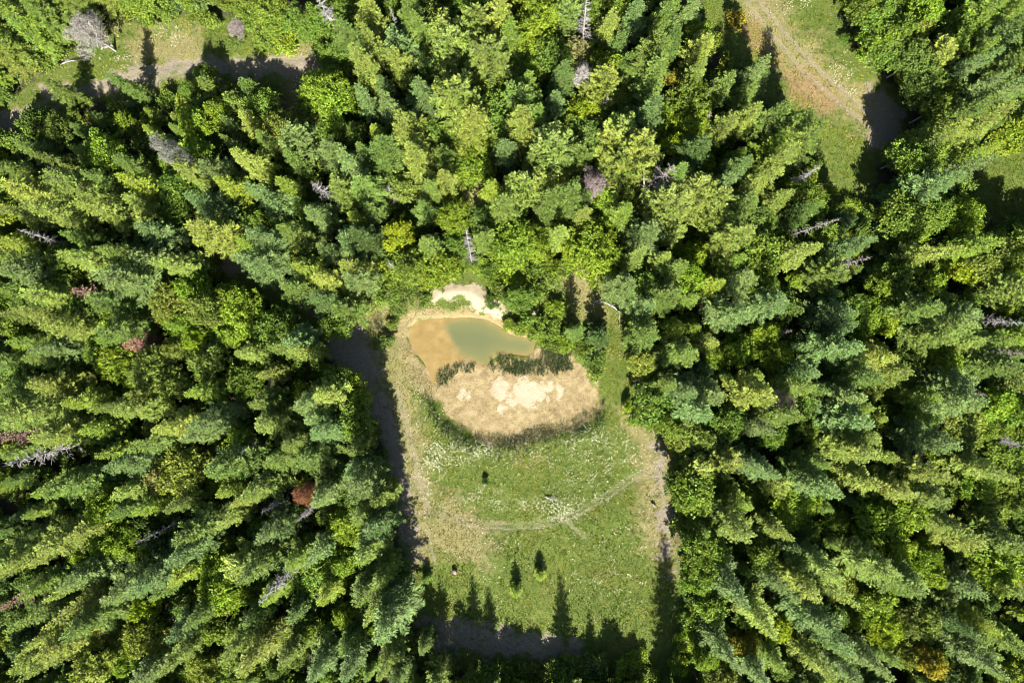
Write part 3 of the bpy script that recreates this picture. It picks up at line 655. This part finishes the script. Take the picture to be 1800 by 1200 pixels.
SNAG_AT = [(1030, 60), (500, 1010), (570, 335), (1150, 340), (70, 420), (110, 303), (1412, 308), (1430, 397), (1490, 463), (70, 795), (433, 787), (483, 890), (540, 900), (270, 940), (1770, 562), (1775, 616),
           (1380, 587), (690, 345), (824, 450), (655, 496), (690, 471), (570, 18), (692, 35), (1066, 190), (1244, 205), (1718, 691), (530, 275), (152, 52), (1042, 316), (1027, 132), (533, 866), (45, 1048), (240, 606), (160, 516), (18, 768)]
SNAG_W = [P2W(a, b, 11) for a, b in SNAG_AT]
# trees between them, with the mix of kinds of the picked ones around
n_pick = len(placed)
PX = [(t['x'], t['y']) for t in placed]
cand = []
rf = random.Random(9)
xs_ = np.array([rf.uniform(-98, 98) for _ in range(9000)]); ys_ = np.array([rf.uniform(-98, 66) for _ in range(9000)])
cl = sdf('clear', xs_, ys_)
pts_arr = [list(p) for p in PX]
sp_arr = [2.75] * len(PX)
grid_ = {}
def cell(x, y): return (int(x // 5), int(y // 5))
for i, p in enumerate(PX): grid_.setdefault(cell(*p), []).append((p[0], p[1], placed[i]))
for x, y, c in zip(xs_, ys_, cl):
    if c > -1.6: continue
    cx, cy = cell(x, y); near = [q for i in (-1, 0, 1) for j in (-1, 0, 1) for q in grid_.get((cx + i, cy + j), [])]
    md = min([math.hypot(q[0] - x, q[1] - y) for q in near] or [9])
    if md < (3.0 if y > 0 else 3.25): continue
    if min(math.hypot(q[0] - x, q[1] - y) for q in SNAG_W) < 2.9: continue
    hv_ = 12; qx, qy = x / (1 - hv_ * .62 / CAM_H), y / (1 - hv_ * .62 / CAM_H)
    if c > -11 and float(sdf('clear', np.array([qx]), np.array([qy]))[0]) > -1.0 and not (x < -10 and y < 5 and y > -50 and x > -40): continue
    src = min(near, key=lambda q: math.hypot(q[0] - x, q[1] - y))[2] if near else None
    edge_ = c > -4
    if src is None or rf.random() < .62: kind = rf.choice('ffmmmme'); hue = rf.choice('ggybyo') if kind != 'm' else rf.choice('nnglyl')
    else: kind, hue = src['kind'], src['hue']
    if hue in 'YapY' and rf.random() < .8: hue = rf.choice('nl')
    h = {'f': rf.uniform(8, 17), 'e': rf.uniform(9, 14), 'm': rf.uniform(5.5, 10.5)}[kind]
    if y > 2: h *= 1.15
    if x < -30 and 38 < y < 50: h = min(h, 9)
    if y < -57: h = min(h, 15) if abs(x) < 30 else h
    s_ = 1 / (1 - h * .62 / CAM_H)
    t = dict(x=x, y=y, h=h, kind=kind, hue=hue, px=900 + x * 10 * s_, py=600 - y * 10 * s_, fill=1); cap(t)
    placed.append(t); grid_.setdefault((cx, cy), []).append((x, y, t))

LAND = [('murky pond', 830, 600), ('white sand bank above the pond', 825, 525), ('bare grey spruce at the top edge', 1032, 45), ('long silvery snag', 500, 1012), ('forked grey snag', 1145, 340),
        ('round mauve dead crown', 1042, 316), ('rust-orange dead top', 533, 866), ('mauve-brown dead fir', 40, 1050), ('slim grey snag by the meadow', 823, 450), ('silver claw-like snag', 568, 335),
        ('thin snag over the west shade', 70, 420), ('grey brushy snag on the west edge', 70, 795), ('round grey dead crown', 152, 55), ('fork of the west dirt track', 60, 205), ('bend of the west dirt track', 330, 120),
        ('reddish dead top', 240, 605), ('pinkish dead top', 160, 515), ('small grey snag pair', 510, 892), ('bare brown forest gap', 380, 420), ('grey leaning snag by the shadow wedge', 1412, 308),
        ('white snag across the firs', 1435, 397), ('pinkish snag below it', 1490, 463), ('wedge-shaped field tip', 1500, 350), ('shaded field corner', 1560, 205), ('top of the rutted field', 1330, 10),
        ('small eastern clearing', 1755, 340), ('grey twigs on the east edge', 1775, 565), ('small snag in the dark gap', 1382, 585), ('snag tip on the east edge', 1785, 1040), ('curved wheel rut end', 1170, 810),
        ('bare dirt corner of the meadow', 740, 1110), ('tall spire shadow', 1175, 1060), ('shaded west track', 640, 600), ('bent white log', 1065, 538), ('pinkish-topped fir', 1320, 700), ('yellow broadleaf clump', 1717, 440),
        ('yellow crown clump', 350, 600), ('amber bush by the field', 1182, 142), ('lower east corner', 1780, 1180), ('lower west corner', 20, 1180), ('upper east corner', 1780, 15), ('upper west corner', 15, 15),
        ('yellow crown near the base edge', 260, 1063), ('amber crown near the base edge', 1627, 1160), ('thin snag among dark firs', 265, 940), ('black gap in the east firs', 1600, 700), ('yellow crown beside the gap', 1360, 1097)]
DIRS = ['east', 'north-east', 'north', 'north-west', 'west', 'south-west', 'south', 'south-east']
ORD = ['', 'second ', 'third ', 'fourth ', 'fifth ', 'sixth ', 'seventh ', 'eighth ', 'ninth ', 'tenth ', 'eleventh ', 'twelfth ']
WORD = {'f': 'fir', 'e': 'round-topped pine', 'm': 'broadleaf tree'}
def near_land(px, py):
    l = min(LAND, key=lambda q: math.hypot(px - q[1], py - q[2]))
    d = math.hypot(px - l[1], py - l[2]); k = int(round(math.atan2(-(py - l[2]), px - l[1]) / (math.pi / 4))) % 8
    return l[0], DIRS[k], d
counts = {}
def make_label(px, py, hueword, word):
    l, dr, d = near_land(px, py); key = (hueword, word, dr, l); n = counts[key] = counts.get(key, 0) + 1
    return f'{hueword} {word}, {ORD[min(n - 1, 11)]}one {dr} of the {l}' if n > 1 else f'{hueword} {word} {dr} of the {l}'

NAME = {'f': 'fir_tree', 'e': 'pine_tree', 'm': 'broadleaf_tree'}
GROUP = {'f': 'firs of the forest', 'e': 'round-topped pines of the forest', 'm': 'broadleaf trees of the forest'}
CAT = {'f': 'fir tree', 'e': 'pine tree', 'm': 'broadleaf tree'}
def in_frame(t, m=0): return -m < t['px'] < 1800 + m and -m < t['py'] < 1200 + m
def jcol(hue, r_):
    c = HUE[hue][1]; k = r_.uniform(.84, 1.18); a = r_.uniform(-.10, .05)
    return (c[0] * k * (1 + a), c[1] * k, c[2] * k * (1 - a * .8), 1)

def plant(t, protos, h0, name, label, cat, group, color, wide=1.0):
    root = bpy.data.objects.new(name, None); COL.objects.link(root); root.empty_display_size = .5
    root.location = (t['x'], t['y'], float(ground_h(np.array([t['x']]), np.array([t['y']]))[0]))
    root.rotation_euler = (rt.uniform(-.035, .035), rt.uniform(-.035, .035), rt.uniform(0, 6.28))
    s = t['h'] / h0; sw = s ** .75 * wide; root.scale = (sw, sw, s)
    tag(root, label, cat, group)
    tm, cm = protos
    obj('trunk', tm, root)
    c = obj('crown', cm, root); c.color = color
    return root

vis = sorted([t for t in placed if in_frame(t, 5)], key=lambda t: (t.get('fill', 0), math.hypot(t['px'] - 900, t['py'] - 600)))
ncount = {'f': 0, 'e': 0, 'm': 0}; rest = [t for t in placed if not in_frame(t, 5)]
rc = random.Random(3)
for t in vis:
    k = t['kind']; ncount[k] += 1
    if ncount[k] > 296: rest.append(t); continue
    protos = {'f': FIRS, 'e': PINES, 'm': BROADS}[k]
    if k == 'f' and t['h'] < 10: pr, h0 = rc.choice(YFIRS), 7
    else: pr, h0 = rc.choice(protos), {'f': 20, 'e': 17, 'm': 11}[k]
    label = make_label(t['px'], t['py'], HUE[t['hue']][0], WORD[k] if t['h'] > 9.9 or k == 'm' else 'small fir')
    plant(t, pr, h0, NAME[k], label, CAT[k], GROUP[k], jcol(t['hue'], rc), wide=(t['h'] > 23.5 and .9 or 1) * rc.uniform(.82, 1.18) * (1.0 if k != 'm' else 1.08))
print('trees placed', ncount, 'rest', len(rest))

# ------------------------------------------------------------------ dead trees, each where it shows: tip px, foot px (as seen), height m
SN = [('dead_spruce', 1038, -12, 1026, 92, 19, 0, 'bare grey spruce standing at the top edge of the photo', 1.15, M_DEAD), ('dead_tree', 452, 1062, 545, 968, 21, 1, 'long silvery snag with bristling side twigs among dark firs', 1.1, M_DEAD),
      ('dead_tree', 550, 318, 592, 352, 17, 0, 'silver claw-like snag between blue-green firs', 1.1, M_DEAD), ('dead_tree', 1178, 288, 1128, 385, 19, 3, 'large forked grey snag with spreading bare limbs', 1.5, M_DEADP),
      ('dead_tree', 30, 403, 108, 437, 18, 1, 'thin white snag leaning over the west shade', .8, M_DEAD), ('dead_tree', 80, 292, 135, 314, 15, 1, 'slim grey snag below the west dirt track', .7, M_DEAD),
      ('dead_tree', 1442, 291, 1385, 327, 18, 1, 'grey leaning snag beside the wedge of shadow', .8, M_DEAD), ('dead_tree', 1478, 384, 1390, 410, 19, 1, 'long white snag lying across the firs', .6, M_DEAD),
      ('dead_tree', 1532, 455, 1450, 472, 18, 0, 'pinkish grey snag under a broad blue-green fir', .8, M_DEADP), ('dead_tree', 5, 812, 130, 782, 20, 0, 'grey brushy snag on the west edge', 1.3, M_DEAD),
      ('dead_tree', 408, 797, 458, 776, 14, 0, 'small grey snag west of the shaded track', .9, M_DEAD), ('dead_tree', 462, 900, 502, 880, 14, 0, 'small grey snag below the rust-orange top', .9, M_DEAD),
      ('dead_tree', 522, 915, 560, 882, 14, 1, 'pale thin snag directly under the rust-orange top', .8, M_DEAD), ('dead_tree', 233, 957, 310, 922, 19, 1, 'faint thin snag among dark firs in the west', .6, M_DEAD),
      ('dead_tree', 1800, 563, 1738, 560, 16, 0, 'grey twiggy snag on the east edge', .9, M_DEAD), ('dead_tree', 1812, 618, 1740, 615, 16, 0, 'mauve grey snag under the east edge one', .8, M_DEADP),
      ('dead_tree', 1800, 1045, 1770, 1030, 14, 0, 'snag tip cut off by the lower east edge', .9, M_DEAD), ('dead_tree', 1396, 582, 1366, 592, 10, 0, 'small mauve snag in the dark gap among east firs', .8, M_DEADP),
      ('dead_tree', 683, 328, 696, 360, 11, 0, 'small white snag beside a round yellow-green crown', .9, M_DEAD), ('dead_tree', 820, 402, 828, 488, 15, 1, 'slim grey snag north of the sand bank', .9, M_DEAD),
      ('dead_tree', 640, 492, 668, 500, 7, 0, 'low grey snag at the corner above the shaded track', 1.1, M_DEAD), ('dead_tree', 685, 462, 695, 480, 7, 0, 'small brushy grey snag near the pond clearing', 1.0, M_DEAD),
      ('dead_tree', 552, -8, 588, 42, 17, 0, 'white snag at the top edge above the dirt track', 1.2, M_DEAD), ('dead_tree', 684, 10, 700, 58, 17, 1, 'very thin dark snag between firs at the top edge', .5, M_DEAD),
      ('dead_tree', 1072, 168, 1060, 212, 13, 0, 'brown-grey snag inside a yellowing broadleaf crown', .9, M_DEADP), ('dead_tree', 1250, 195, 1238, 215, 11, 0, 'small mauve snag near the rutted field', .9, M_DEADP),
      ('dead_tree', 1245, 160, 1232, 178, 10, 0, 'tiny mauve snag above another near the rutted field', .8, M_DEADP), ('dead_tree', 1738, 692, 1700, 690, 13, 0, 'little mauve snag among the east broadleaf trees', .8, M_DEADP),
      ('dead_tree', 1800, 780, 1770, 770, 14, 0, 'grey snag at the east edge half way down', 1.0, M_DEAD), ('dead_tree', 505, 262, 560, 290, 13, 1, 'thin mauve snag right of the dark western shadow'.replace('right', 'east'), .6, M_DEADP)]
FORK = snag_mesh(61, h=18, Rr=3.4, nb=75, fork=True, fine=5, up=.35, tr=.22, mat=M_DEAD)
recoloured = {}
def recol(me, mat):
    k = (me.name, mat.name)
    if k not in recoloured:
        m2 = me.copy(); m2.materials.clear(); m2.materials.append(mat); recoloured[k] = m2
    return recoloured[k]
def snag(name, tipx, tipy, fx0, fy0, h, var, label, wide, mat):
    tx, ty = P2W(tipx, tipy, h)
    # foot: shows lower on the trunk at about a third of its height
    bx, by = P2W(fx0, fy0, h * .3)
    d = Vector((tx - bx, ty - by, h * .7)); base = Vector((tx, ty, h)) - d / .7
    base.x, base.y = (tx * .55 + base.x * .45, ty * .55 + base.y * .45)
    up = Vector((tx - base.x, ty - base.y, h - base.z * 0))
    root = bpy.data.objects.new(name, None); COL.objects.link(root)
    root.location = (base.x, base.y, float(ground_h(np.array([base.x]), np.array([base.y]))[0]))
    q = up.to_track_quat('Z', 'Y'); root.rotation_mode = 'QUATERNION'; root.rotation_quaternion = q
    s = up.length / 18; root.scale = (s ** .6 * wide, s ** .6 * wide, s)
    tag(root, label, 'dead tree', 'dead standing trees')
    tm, bm_ = FORK if var == 3 else SNAGS[var]
    obj('trunk', recol(tm, mat), root); obj('branches', recol(bm_, mat), root)
for a in SN: snag(*a)

# dead crowns that still hold brown or grey twigs
M_TWIG = foliage_mat('dead_foliage', 'color', .15, .8)
DFIR = fir_mesh(71, Rr=2.4, dens=.7, gap=.55, nb=5, tw=.14)
DBR = broad_mesh(72, h=9, Rr=2.6, lobes=14, nl=620, leaf=.13)
def twigged(pr): 
    m2 = pr[1].copy(); m2.materials.clear(); m2.materials.append(M_TWIG); return (pr[0], m2)
DFIR = twigged(DFIR); DBR = twigged(DBR)
for (px, py, h, pr, h0, col, label, wd) in [
        (152, 52, 12, DBR, 9, (0.187, 0.173, 0.158), 'large round dead crown of fine grey twigs', 1.15), (1042, 316, 13, DBR, 9, (0.216, 0.173, 0.173), 'round mauve dead crown among bright firs', .85),
        (1027, 132, 14, DBR, 9, (0.288, 0.274, 0.259), 'pale grey dead crown top beside a straw-coloured tree', .6), (533, 866, 17, DBR, 9, (0.23, 0.10, 0.055), 'rust-orange dead crown top above two grey snags', .55),
        (45, 1048, 19, DFIR, 20, (0.144, 0.086, 0.065), 'long mauve-brown dead fir on the west edge', .8), (240, 606, 13, DFIR, 20, (0.158, 0.072, 0.058), 'reddish brown dead fir above yellow crowns', 1.0),
        (160, 516, 14, DFIR, 20, (0.173, 0.101, 0.079), 'pinkish brown dead fir west of a broad blue-green fir', .9), (18, 768, 15, DFIR, 20, (0.158, 0.094, 0.079), 'mauve brown dead fir cut off by the west edge', .8),
        (415, 50, 5, DBR, 9, (0.194, 0.158, 0.158), 'low mauve dead bush in the grass above the track', .7), (300, 262, 22.5, DBR, 9, (0.173, 0.173, 0.151), 'grey thinning top of a large olive fir', .5),
        (1380, 705, 17, DBR, 9, (0.259, 0.202, 0.158), 'pinkish bare twigs at the tip of a yellow-green fir', .5)]:
    x, y = P2W(px, py, h * .7)
    plant(dict(x=x, y=y, h=h), pr, h0, 'dead_crown_tree', label, 'dead tree', 'dead trees with brown or grey crowns', (*col, 1), wide=wd * (h0 / h) ** .4)

# ------------------------------------------------------------------ bushes, young trees
BL = [(935, 1000, 0, 'f'),]
for (px, py, h, col, nm, cat, label, pr, h0, wd) in [
        (948, 1006, 3.2, (.15, .19, .02), 'young_tree', 'young tree', 'bright green young tree with a pointed shadow, the one farther up the meadow', YFIRS[0], 7, 1.15),
        (909, 1032, 4.2, (.14, .19, .022), 'young_tree', 'young tree', 'bright green young tree with a pointed shadow, the lower of two in the meadow', YFIRS[1], 7, 1.05),
        (750, 1010, 2.8, (.10, .15, .02), 'young_tree', 'young tree', 'lime green sapling standing out of the shade on the meadow edge', YFIRS[0], 7, 1.2),
        (853, 843, 1.1, (.03, .06, .015), 'bush', 'bush', 'tiny dark bush alone in the flowery meadow', BUSHES[0], 2.4, .7),
        (866, 532, 1.6, (.07, .13, .015), 'bush', 'bush', 'small green bush growing in front of the white sand bank', BUSHES[1], 2.0, .9),
        (1500, 302, 1.1, (.04, .08, .02), 'bush', 'bush', 'tiny dark bush in the tip of the rutted field', BUSHES[0], 2.4, .6),
        (1480, 72, 1.5, (.08, .15, .015), 'bush', 'bush', 'small bright bush on the east side of the rutted field', BUSHES[0], 2.4, .9)]:
    x, y = P2W(px, py)
    plant(dict(x=x, y=y, h=h), pr, h0, nm, label, cat, None, (*col, 1), wide=wd)
# bushes that crowd the north shore and clearing edges: (px, py, size, hue)
BU = """893 572 .8 l;908 575 .9 n;922 573 .9 l;940 583 .9 n;957 590 .9 l;974 596 1.0 n;990 604 .9 l;930 562 1.0 n;960 578 1.3 n;1000 595 1.2 l;1020 612 1.1 n;1040 625 1.2 g;1050 640 1.1 g;1045 655 1.0 n;975 545 1.2 l;940 515 1.2 n;
925 495 1.2 l;950 490 1.3 n;905 480 1.3 l;880 470 1.2 n;860 480 1.1 n;845 470 1.0 l;870 495 1.1 l;885 515 1.1 g;965 475 1.3 l;985 480 1.1 y;1045 490 1.2 l;800 480 1.1 l;775 485 1.2 n;750 490 1.2 l;725 495 1.2 n;
700 505 1.2 g;740 510 1.0 g;715 525 1.0 g;685 520 1.1 n;670 505 1.2 n;690 490 1.2 l;750 525 .9 g;660 530 1.0 y;700 545 .8 g;690 570 .8 g;685 600 .8 g;1100 715 1.0 l;1110 735 1.1 n;
735 1140 1.2 g;1000 1160 1.3 n;1040 1165 1.2 g;970 1170 1.3 g;930 1175 1.2 n;880 1172 1.3 n;790 1165 1.2 g;1100 1165 1.2 l;1120 1150 .8 l;1125 1175 .9 y;1140 1190 1.0 n;1190 1160 1.1 l;1200 1120 1.0 l;1205 1080 1.0 n;
380 45 1.0 n;440 55 1.1 n;470 75 1.2 n;510 85 1.2 l;490 60 1.3 n;420 75 .9 g;360 35 1.2 n;300 25 1.2 n;270 45 1.0 n;230 35 1.1 p;210 55 .9 p;165 85 1.0 n;190 65 .9 y;540 190 1.0 l;530 215 1.1 a;555 200 1.2 l;1505 70 1.1 n;1510 100 1.1 l;1290 45 1.0 a;1300 130 1.0 g;
1490 370 1.2 l;1520 380 1.2 n;700 440 1.3 Y;730 450 1.3 l;960 455 1.2 l;1000 460 1.3 l;1015 445 1.2 Y;1070 470 1.2 n"""
rb = random.Random(4)
for e in BU.replace('\n', '').split(';'):
    a, b, c, hu = e.split(); px, py, sz = float(a), float(b), float(c)
    h = 2.2 * sz * rb.uniform(.8, 1.15); x, y = P2W(px, py)
    plant(dict(x=x, y=y, h=h), rb.choice(BUSHES), 2.3, 'bush', make_label(px, py, HUE[hu][0], 'leafy bush'), 'bush', 'leafy bushes on the clearing edges', jcol(hu, rb), wide=rb.uniform(.95, 1.3))

# ------------------------------------------------------------------ logs, driftwood, stumps
def log(name, label, cat, p0, p1, r0, r1, z0=.15, z1=.15, mat=M_DEAD, twigs=6, mid=None):
    a = Vector((*P2W(*p0), 0)); b = Vector((*P2W(*p1), 0)); L_ = (b - a).length
    T = Tubes(); pts = [Vector((0, 0, r0))]
    for t in (.25, .5, .75):
        q = (b - a) * t; q.z = z0 + (z1 - z0) * t + r0; q += Vector((rb.uniform(-.1, .1), rb.uniform(-.1, .1), rb.uniform(0, .15)))
        if mid: q += Vector((0, mid * math.sin(math.pi * t), 0))
        pts.append(q)
    q = b - a; q.z = z1 + r1; pts.append(q)
    T.add([list(p) for p in pts], np.linspace(r0, r1, 5), 7)
    g = float(ground_h(np.array([a.x]), np.array([a.y]))[0])
    root = bpy.data.objects.new(name, None); COL.objects.link(root); root.location = (a.x, a.y, g); tag(root, label, cat)
    obj('trunk', T.build('trunk', [mat]), root)
    if twigs:
        T = Tubes()
        for i in range(twigs):
            k = rb.uniform(.2, .98); i0 = min(3, int(k * 4)); p = pts[i0].lerp(pts[i0 + 1], k * 4 - i0)
            an = rb.uniform(0, 6.28); l = rb.uniform(.5, 1.4) * min(1, L_ / 4)
            T.add([list(p), [p.x + math.cos(an) * l * .5, p.y + math.sin(an) * l * .5, p.z + l * rb.uniform(.1, .4)], [p.x + math.cos(an) * l, p.y + math.sin(an) * l, p.z + l * rb.uniform(.0, .5)]], [.05, .035, .015], 4)
        obj('branches', T.build('branches', [mat]), root)
log('fallen_log', 'white fallen log lying in grass beside the west track', 'log', (103, 115), (138, 107), .14, .09)
log('fallen_log', 'short grey fallen log above the west track', 'log', (180, 88), (203, 82), .16, .1)
log('fallen_log', 'bent white dead trunk lying in grass east of the spire shadow', 'log', (1092, 551), (1040, 530), .16, .06, twigs=10, mid=.8, z1=.8)
log('fallen_log', 'thin bare pole lying beside the east fir edge', 'log', (1090, 545), (1088, 575), .1, .05, twigs=2)
log('driftwood', 'bleached white tangle of dead branches in the flowery meadow', 'driftwood', (958, 872), (980, 878), .14, .05, twigs=16)
log('driftwood', 'dark weathered dead branch near the east meadow edge', 'driftwood', (1146, 884), (1152, 890), .2, .1, twigs=5, mat=M_BARK)
log('tree_stump', 'dark stump with pale roots in the lower west meadow', 'stump', (798, 1001), (801, 1005), .38, .3, twigs=7, mat=M_BARK)

# twigs and needles litter on bare ground and clearing edges
T = Tubes(); rl = np.random.default_rng(12)
x = np.concatenate([rl.uniform(-34, 30, 2600), rl.uniform(-92, -30, 1200), rl.uniform(35, 72, 800)]); y = np.concatenate([rl.uniform(-58, 14, 2600), rl.uniform(36, 58, 1200), rl.uniform(20, 60, 800)])
c = sdf('clear', x, y); tk = sdf('track', x, y)
k = (c > -1.5) & ((c < 2.2) | (tk > -.5)) & (sdf('pond', x, y) < -1) & (rl.uniform(0, 1, len(x)) < .8); x, y = x[k], y[k]; z = ground_h(x, y)
for a, b, c_ in zip(x, y, z):
    an = rl.uniform(0, 6.28); l = rl.uniform(.2, 1.1) ** 1.3; w_ = rl.uniform(.015, .045)
    T.add([[a, b, c_ + .03], [a + math.cos(an) * l * .5, b + math.sin(an) * l * .5, c_ + .07], [a + math.cos(an + .3) * l, b + math.sin(an + .3) * l, c_ + .05]], [w_, w_ * .8, w_ * .4], 3)
tag(obj('fallen_twigs', T.build('fallen_twigs', [M_DEADP])), 'small fallen twigs littering the bare track and forest edges', 'twigs', kind='stuff')

# ------------------------------------------------------------------ masses nobody could count: undergrowth and the thicket beyond
def scatter_object(name, pts, scl, rots, protos, label, cat, squash=None):
    me = bpy.data.meshes.new(name); me.from_pydata([tuple(p) for p in pts], [], [])
    for nm, tp, vals in (('scl', 'FLOAT_VECTOR', scl), ('rot', 'FLOAT', rots)):
        a = me.attributes.new(nm, tp, 'POINT')
        a.data.foreach_set('vector' if tp == 'FLOAT_VECTOR' else 'value', np.asarray(vals, np.float32).ravel())
    o = obj(name, me); tag(o, label, cat, kind='stuff')
    ng = bpy.data.node_groups.new(name, 'GeometryNodeTree')
    ng.interface.new_socket('Geometry', in_out='INPUT', socket_type='NodeSocketGeometry'); ng.interface.new_socket('Geometry', in_out='OUTPUT', socket_type='NodeSocketGeometry')
    N, L = ng.nodes, ng.links
    gi = N.new('NodeGroupInput'); go = N.new('NodeGroupOutput')
    col = bpy.data.collections.new(name + '_kinds')
    for k, me_ in enumerate(protos):
        col.objects.link(bpy.data.objects.new(name + '_kind', me_))
    ci = N.new('GeometryNodeCollectionInfo'); ci.inputs['Collection'].default_value = col
    ci.inputs['Separate Children'].default_value = True; ci.inputs['Reset Children'].default_value = True
    ip = N.new('GeometryNodeInstanceOnPoints'); ip.inputs['Pick Instance'].default_value = True
    rv = N.new('FunctionNodeRandomValue'); rv.data_type = 'INT'; rv.inputs['Min'].default_value = 0; rv.inputs['Max'].default_value = len(protos) - 1
    a1 = N.new('GeometryNodeInputNamedAttribute'); a1.data_type = 'FLOAT_VECTOR'; a1.inputs['Name'].default_value = 'scl'
    a2 = N.new('GeometryNodeInputNamedAttribute'); a2.data_type = 'FLOAT'; a2.inputs['Name'].default_value = 'rot'
    cx = N.new('ShaderNodeCombineXYZ'); L.new(a2.outputs['Attribute'], cx.inputs['Z'])
    L.new(gi.outputs[0], ip.inputs['Points']); L.new(ci.outputs[0], ip.inputs['Instance'])
    L.new([s_ for s_ in rv.outputs if s_.enabled][0], ip.inputs['Instance Index'])
    L.new(cx.outputs[0], ip.inputs['Rotation']); L.new(a1.outputs['Attribute'], ip.inputs['Scale']); L.new(ip.outputs[0], go.inputs[0])
    md = o.modifiers.new('scatter', 'NODES'); md.node_group = ng
    return o

def join_pair(pr, name, mat=M_THICKET):
    """trunk and crown of a prototype as one mesh"""
    tm, cm = pr
    nv = len(tm.vertices); v1 = np.empty(nv * 3, np.float32); tm.vertices.foreach_get('co', v1)
    v2 = np.empty(len(cm.vertices) * 3, np.float32); cm.vertices.foreach_get('co', v2)
    f1 = np.empty(len(tm.loops), np.int32); tm.loops.foreach_get('vertex_index', f1); f2 = np.empty(len(cm.loops), np.int32); cm.loops.foreach_get('vertex_index', f2)
    t2 = np.empty(len(cm.polygons), np.float32); cm.attributes['tint'].data.foreach_get('value', t2)
    me = mesh_np(name, np.concatenate([v1.reshape(-1, 3), v2.reshape(-1, 3)]), np.concatenate([f1.reshape(-1, 4), f2.reshape(-1, 4) + nv]), 4, [tm.materials[0], mat], tint=np.concatenate([np.ones(len(f1) // 4), t2]))
    mi = np.zeros(len(me.polygons), np.int32); mi[len(f1) // 4:] = 1; me.polygons.foreach_set('material_index', mi)
    return me

for kinds, protos, h0, nm, lab in (('fe', FIRS[:4], 20, 'conifer_thicket', 'dense mass of lesser conifers filling in and beyond the forest'), ('m', BROADS[:3], 11, 'broadleaf_thicket', 'mass of lesser broadleaf trees filling in and beyond the forest')):
    tt = [t for t in rest if t['kind'] in kinds]
    if not tt: continue
    zz = ground_h(np.array([t['x'] for t in tt]), np.array([t['y'] for t in tt]))
    scl = [((t['h'] / h0) ** .75, (t['h'] / h0) ** .75, t['h'] / h0) for t in tt]
    scatter_object(nm, [(t['x'], t['y'], z_) for t, z_ in zip(tt, zz)], scl, [rt.uniform(0, 6.28) for _ in tt], [join_pair(p_, nm) for p_ in protos], lab, 'thicket')

ru = np.random.default_rng(8)
x, y = scatter(5200, -97, 97, -68, 64, ru); c = sdf('clear', x, y)
k = (c < -1.0) & (wob(x, y, 5, off=6) + ru.normal(0, .5, len(x)) > -.7); x, y = x[k], y[k]; zz = ground_h(x, y)
sw = ru.uniform(.6, 1.5, len(x)); sh = sw * ru.uniform(.6, 1.5, len(x))
scatter_object('undergrowth', np.stack([x, y, zz - .1], 1), np.stack([sw, sw, sh], 1), ru.uniform(0, 6.28, len(x)), [join_pair(b_, 'undergrowth') for b_ in BUSHES], 'low leafy undergrowth on the forest floor between the trunks', 'undergrowth')
